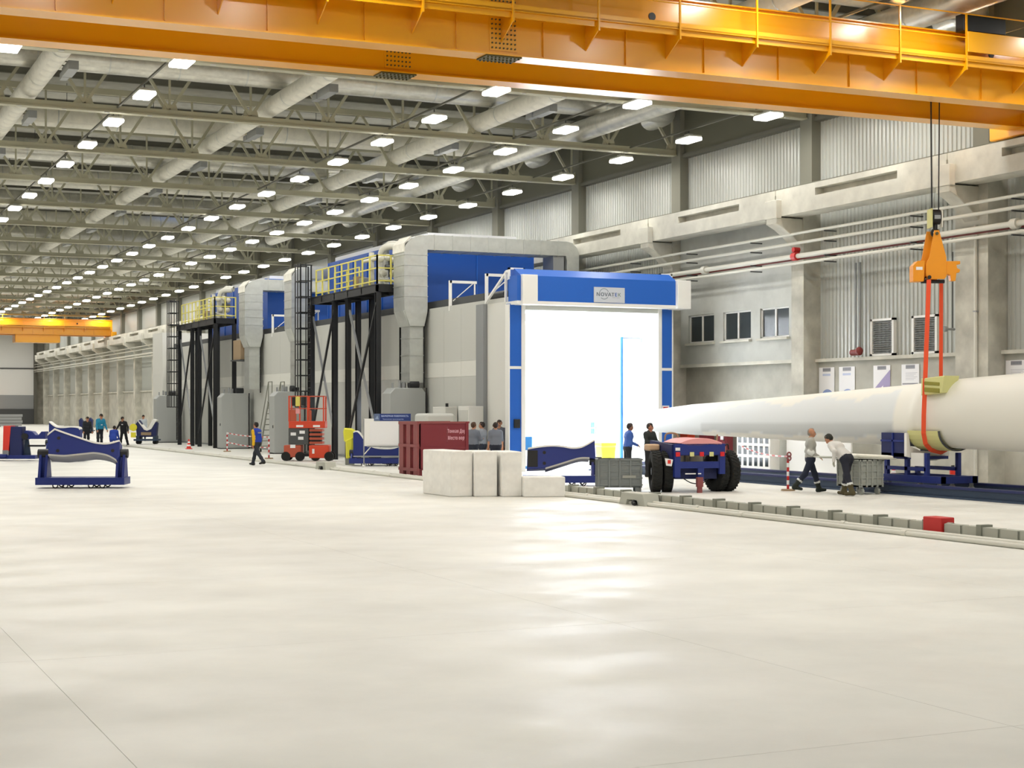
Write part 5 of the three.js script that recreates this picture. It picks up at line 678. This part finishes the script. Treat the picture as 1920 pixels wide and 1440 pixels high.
    const tb = w.clone().addScaledVector(d2, 0.03).addScaledVector(side, -0.026), tm = tb.clone().addScaledVector(d2, 0.03).addScaledVector(side, -0.025).addScaledVector(nrm, -0.012); add(hands, tb, tm, 0.012, 0.0105, ht); add(hands, tm, tm.clone().addScaledVector(d2, 0.03).addScaledVector(nrm, -0.008), 0.0105, 0.009, ht);
  });
  // head
  const hd = on(0.6, 0, 0.02), q = new THREE.Quaternion().setFromEuler(new THREE.Euler(p.lean * 0.5 + p.nod, p.look, 0, 'YXZ')), hp = (x, y, z) => V(x, y, z).applyQuaternion(q).add(hd), hh = cloth.hat ?? 'hair';
  add(head, hp(0, -0.06, -0.01), hp(0, 0.03, -0.005), 0.052, 0.056, 'skin'); add(head, hp(0, 0.11, 0.0), hp(0, 0.13, -0.02), 0.088, 0.088, 'skin'); add(head, hp(0, 0.045, 0.03), hp(0, 0.07, 0.035), 0.06, 0.066, 'skin'); add(head, hp(0, 0.02, 0.062), hp(0, 0.03, 0.06), 0.03, 0.03, 'skin'); add(head, hp(0, 0.1, 0.092), hp(0, 0.065, 0.108), 0.011, 0.015, 'skin');
  for (const s of [-1, 1]) { add(head, hp(s * 0.086, 0.1, -0.005), hp(s * 0.09, 0.07, 0.0), 0.02, 0.013, 'skin'); add(head, hp(s * 0.033, 0.105, 0.079), hp(s * 0.034, 0.105, 0.081), 0.011, 0.011, 'eye'); add(head, hp(s * 0.02, 0.128, 0.085), hp(s * 0.05, 0.127, 0.074), 0.007, 0.007, 'hair'); } add(head, hp(-0.02, 0.042, 0.092), hp(0.02, 0.042, 0.092), 0.007, 0.007, 'lip');
  if (!cloth.bald) { add(head, hp(0, 0.15, -0.02), hp(0, 0.165, 0.015), 0.086, 0.07, hh); add(head, hp(0, 0.1, -0.05), hp(0, 0.13, -0.04), 0.074, 0.082, hh); for (const s of [-1, 1]) add(head, hp(s * 0.062, 0.12, -0.02), hp(s * 0.06, 0.13, -0.01), 0.042, 0.04, hh); } else { add(head, hp(0, 0.08, -0.055), hp(0, 0.14, -0.045), 0.062, 0.068, 'hair'); add(head, hp(0, 0.185, -0.02), hp(0, 0.19, 0.02), 0.045, 0.04, 'hair'); }
  const pal = { skin: 0xb98568, shirt: 0x9a9c9e, pants: 0x20253a, boot: 0x23241f, hair: 0x201a16, band: 0xd9dbd8, vest: 0x1f3fa8, eye: 0x1a1412, lip: 0x8d4f44, glove: 0xb9b9aa, cap: 0x2a2b24, yellow: 0xe8b820, ...cloth.colors };
  const G = []; for (const [list, cell, sm] of [[body, far ? 0.024 : 0.014, 0.05], [head, far ? 0.014 : 0.007, 0.02], [hands, far ? 0.01 : 0.0055, 0.008]]) {
    const { pos: ps, tag, idx } = surfaceNet(list, cell, sm), c = new Float32Array(ps.length), col = new THREE.Color(); tag.forEach((tg, i) => { col.set(pal[tg]); c[3 * i] = col.r; c[3 * i + 1] = col.g; c[3 * i + 2] = col.b; });
    const g = new THREE.BufferGeometry(); g.setAttribute('position', new THREE.Float32BufferAttribute(ps, 3)); g.setAttribute('color', new THREE.BufferAttribute(c, 3)); g.setIndex(idx); g.computeVertexNormals(); G.push(g);
  }
  const g = mergeGeometries(G), drop = -Math.min(...low); g.translate(0, drop, 0); if (p.scale) g.scale(p.scale, p.scale, p.scale);
  PG(t, 'body', M.cloth ??= new THREE.MeshPhysicalMaterial({ vertexColors: true, roughness: 0.8 }), g);
  if (cloth.backPrint) { const o = P(t, 'back_stripe', M.greySteel, B(0.26, 0.05, 0.01)); o.position.copy(on(0.4, 0, -0.195)).add(V(0, drop, 0)); o.rotation.x = p.lean; }
  if (cloth.badge) { const o = P(t, 'chest_badge', M.paper, B(0.1, 0.05, 0.006)); o.position.copy(on(0.38, 0.02, 0.142)).add(V(0, drop, 0)); o.rotation.x = p.lean; }
  return t;
}
const RIGHT = Math.PI / 2 - YAW, LEFT = -Math.PI / 2 - YAW, AWAY = Math.PI - YAW, TOWARD = -YAW;
person('person in grey sweater with white elbow patch striding right by the barrier post', [25.2, 0, -35.35], RIGHT, { lean: 0.03, legs: [[-0.42, 0.28], [0.36, 0.08]], arms: [[-0.15, 0.1, 1.25], [-0.2, 0.1, 1.5]], look: 0.0 }, { band: true, cuff: true, bald: true, colors: { shirt: 0xa2a199, hair: 0x8d857c, pants: 0x1a2236, boot: 0x1f2720 } });
person('person in white sweatshirt and dark cap bending over beside the wheeled crate', [25.1, 0, -33.6], LEFT - 0.8, { lean: 0.85, scale: 1.06, legs: [[0.3, 0.1, 0.16], [-0.3, 0.12, 0.18]], arms: [[0.6, 0.15, 0.1], [-0.15, 0.6, 1.2, 0.4]], nod: 0.2 }, { band: true, glove: true, hat: 'cap', colors: { shirt: 0xd2d0cc, pants: 0x1b1e2c, boot: 0x4d452a } });
person('person in blue and yellow vest walking away across the open floor', [16.9, 0, -60.8], AWAY + 1.0, { lean: 0.04, legs: [[0.46, 0.16, 0.04], [-0.46, 0.28, 0.04]], arms: [[0.15, 0.12, 0.3], [-0.1, 0.1, 0.2]] }, { sleeve: 'yellow', backPrint: true, vest: true, colors: { shirt: 0x1f3aa0, vest: 0x2140ac, pants: 0x262a33, yellow: 0xe3b21e } });
person('person in blue top holding papers left of the blade tip', [25.45, 0, -46.0], RIGHT + 0.25, { lean: 0.1, arms: [[0.1, 0.1, 1.2, 0.2], [0.2, 0.1, 1.3, 0.2]], legs: [[0.05, 0], [-0.05, 0]] }, { colors: { shirt: 0x3b5fae, pants: 0x20242c, hair: 0x2a2422, skin: 0x8d6552 } });
person('person in black jacket with folded arms under the blade tip', [25.95, 0, -45.4], RIGHT - 0.9, { arms: [[0.35, 0.2, 1.25, 0.75], [0.35, 0.2, 1.25, 0.75]], look: 0.5 }, { colors: { shirt: 0x1f2524, pants: 0x1a1b1e, skin: 0xa4705a } });
person('person in grey shirt with arms folded, leftmost of the group by the booth', [22.1, 0, -51.2], AWAY - 0.6, { arms: [[0.4, 0.2, 1.3, 0.5], [0.4, 0.2, 1.3, 0.5]] }, { colors: { shirt: 0x6d7480, pants: 0x1e2433, hair: 0x4a3526 } });
person('person in pale grey shirt half hidden in the group by the booth', [22.75, 0, -51.9], AWAY + 1.2, { arms: [[0.1, 0.1, 0.3], [0.1, 0.1, 0.3]] }, { colors: { shirt: 0x9097a2, pants: 0x2a3040, hair: 0x2a2422 } });
person('person in dark grey polo seen from behind beside the blue portal', [22.6, 0, -50.4], AWAY + 0.1, { arms: [[0.05, 0.15, 0.2], [0.05, 0.15, 0.2]] }, { short: true, colors: { shirt: 0x6f7682, pants: 0x1c2232, hair: 0x2b2019 } });
person('person facing the camera half hidden by the blue portal', [23.4, 0, -51.85], TOWARD - 0.2, { scale: 1.04 }, { colors: { shirt: 0x5a5e66, pants: 0x20242e, hair: 0x3a2e26 } });
person('person in teal sweater leaning over behind the front left cradle', [16.6, 0, -93.5], RIGHT - 0.9, { lean: 0.25, arms: [[0.4, 0.2, 0.4], [0.5, 0.2, 0.3]], legs: [[0.05, 0], [-0.05, 0]], nod: 0.2, scale: 1.1 }, { badge: true, colors: { shirt: 0x1f84a8, pants: 0x1b1f26 } }, true);
person('person in dark clothes half hidden behind the teal sweater', [16.1, 0, -95.0], RIGHT - 1.0, { lean: 0.25, arms: [[0.3, 0.2, 0.4], [0.3, 0.2, 0.3]], nod: 0.1 }, { colors: { shirt: 0x22252d, pants: 0x1b1d24 } }, true);
person('person in black work suit reaching out beside the teal sweater', [18.0, 0, -93.6], TOWARD - 0.3, { lean: 0.15, arms: [[0.4, 0.5, 0.3], [0.1, 0.5, 0.3]], legs: [[0.2, 0.1, 0.06], [-0.25, 0.15, 0.06]], nod: 0.3 }, { badge: true, colors: { shirt: 0x17181c, pants: 0x15161b } }, true);
person('person crouching low in blue between the teal and black workers', [17.2, 0, -92.6], AWAY, { lean: 0.5, legs: [[1.5, 2.4, 0.2], [1.4, 2.3, 0.2]], arms: [[0.6, 0.2, 0.5], [0.6, 0.2, 0.5]] }, { colors: { shirt: 0x1f3f9c, pants: 0x1f3f9c } }, true);
person('person in pale shirt far away behind the vee cradle', [22.2, 0, -108.5], TOWARD, {}, { colors: { shirt: 0xb8c0c8, pants: 0x4a4f58 } }, true);

renderer.render(scene, camera);
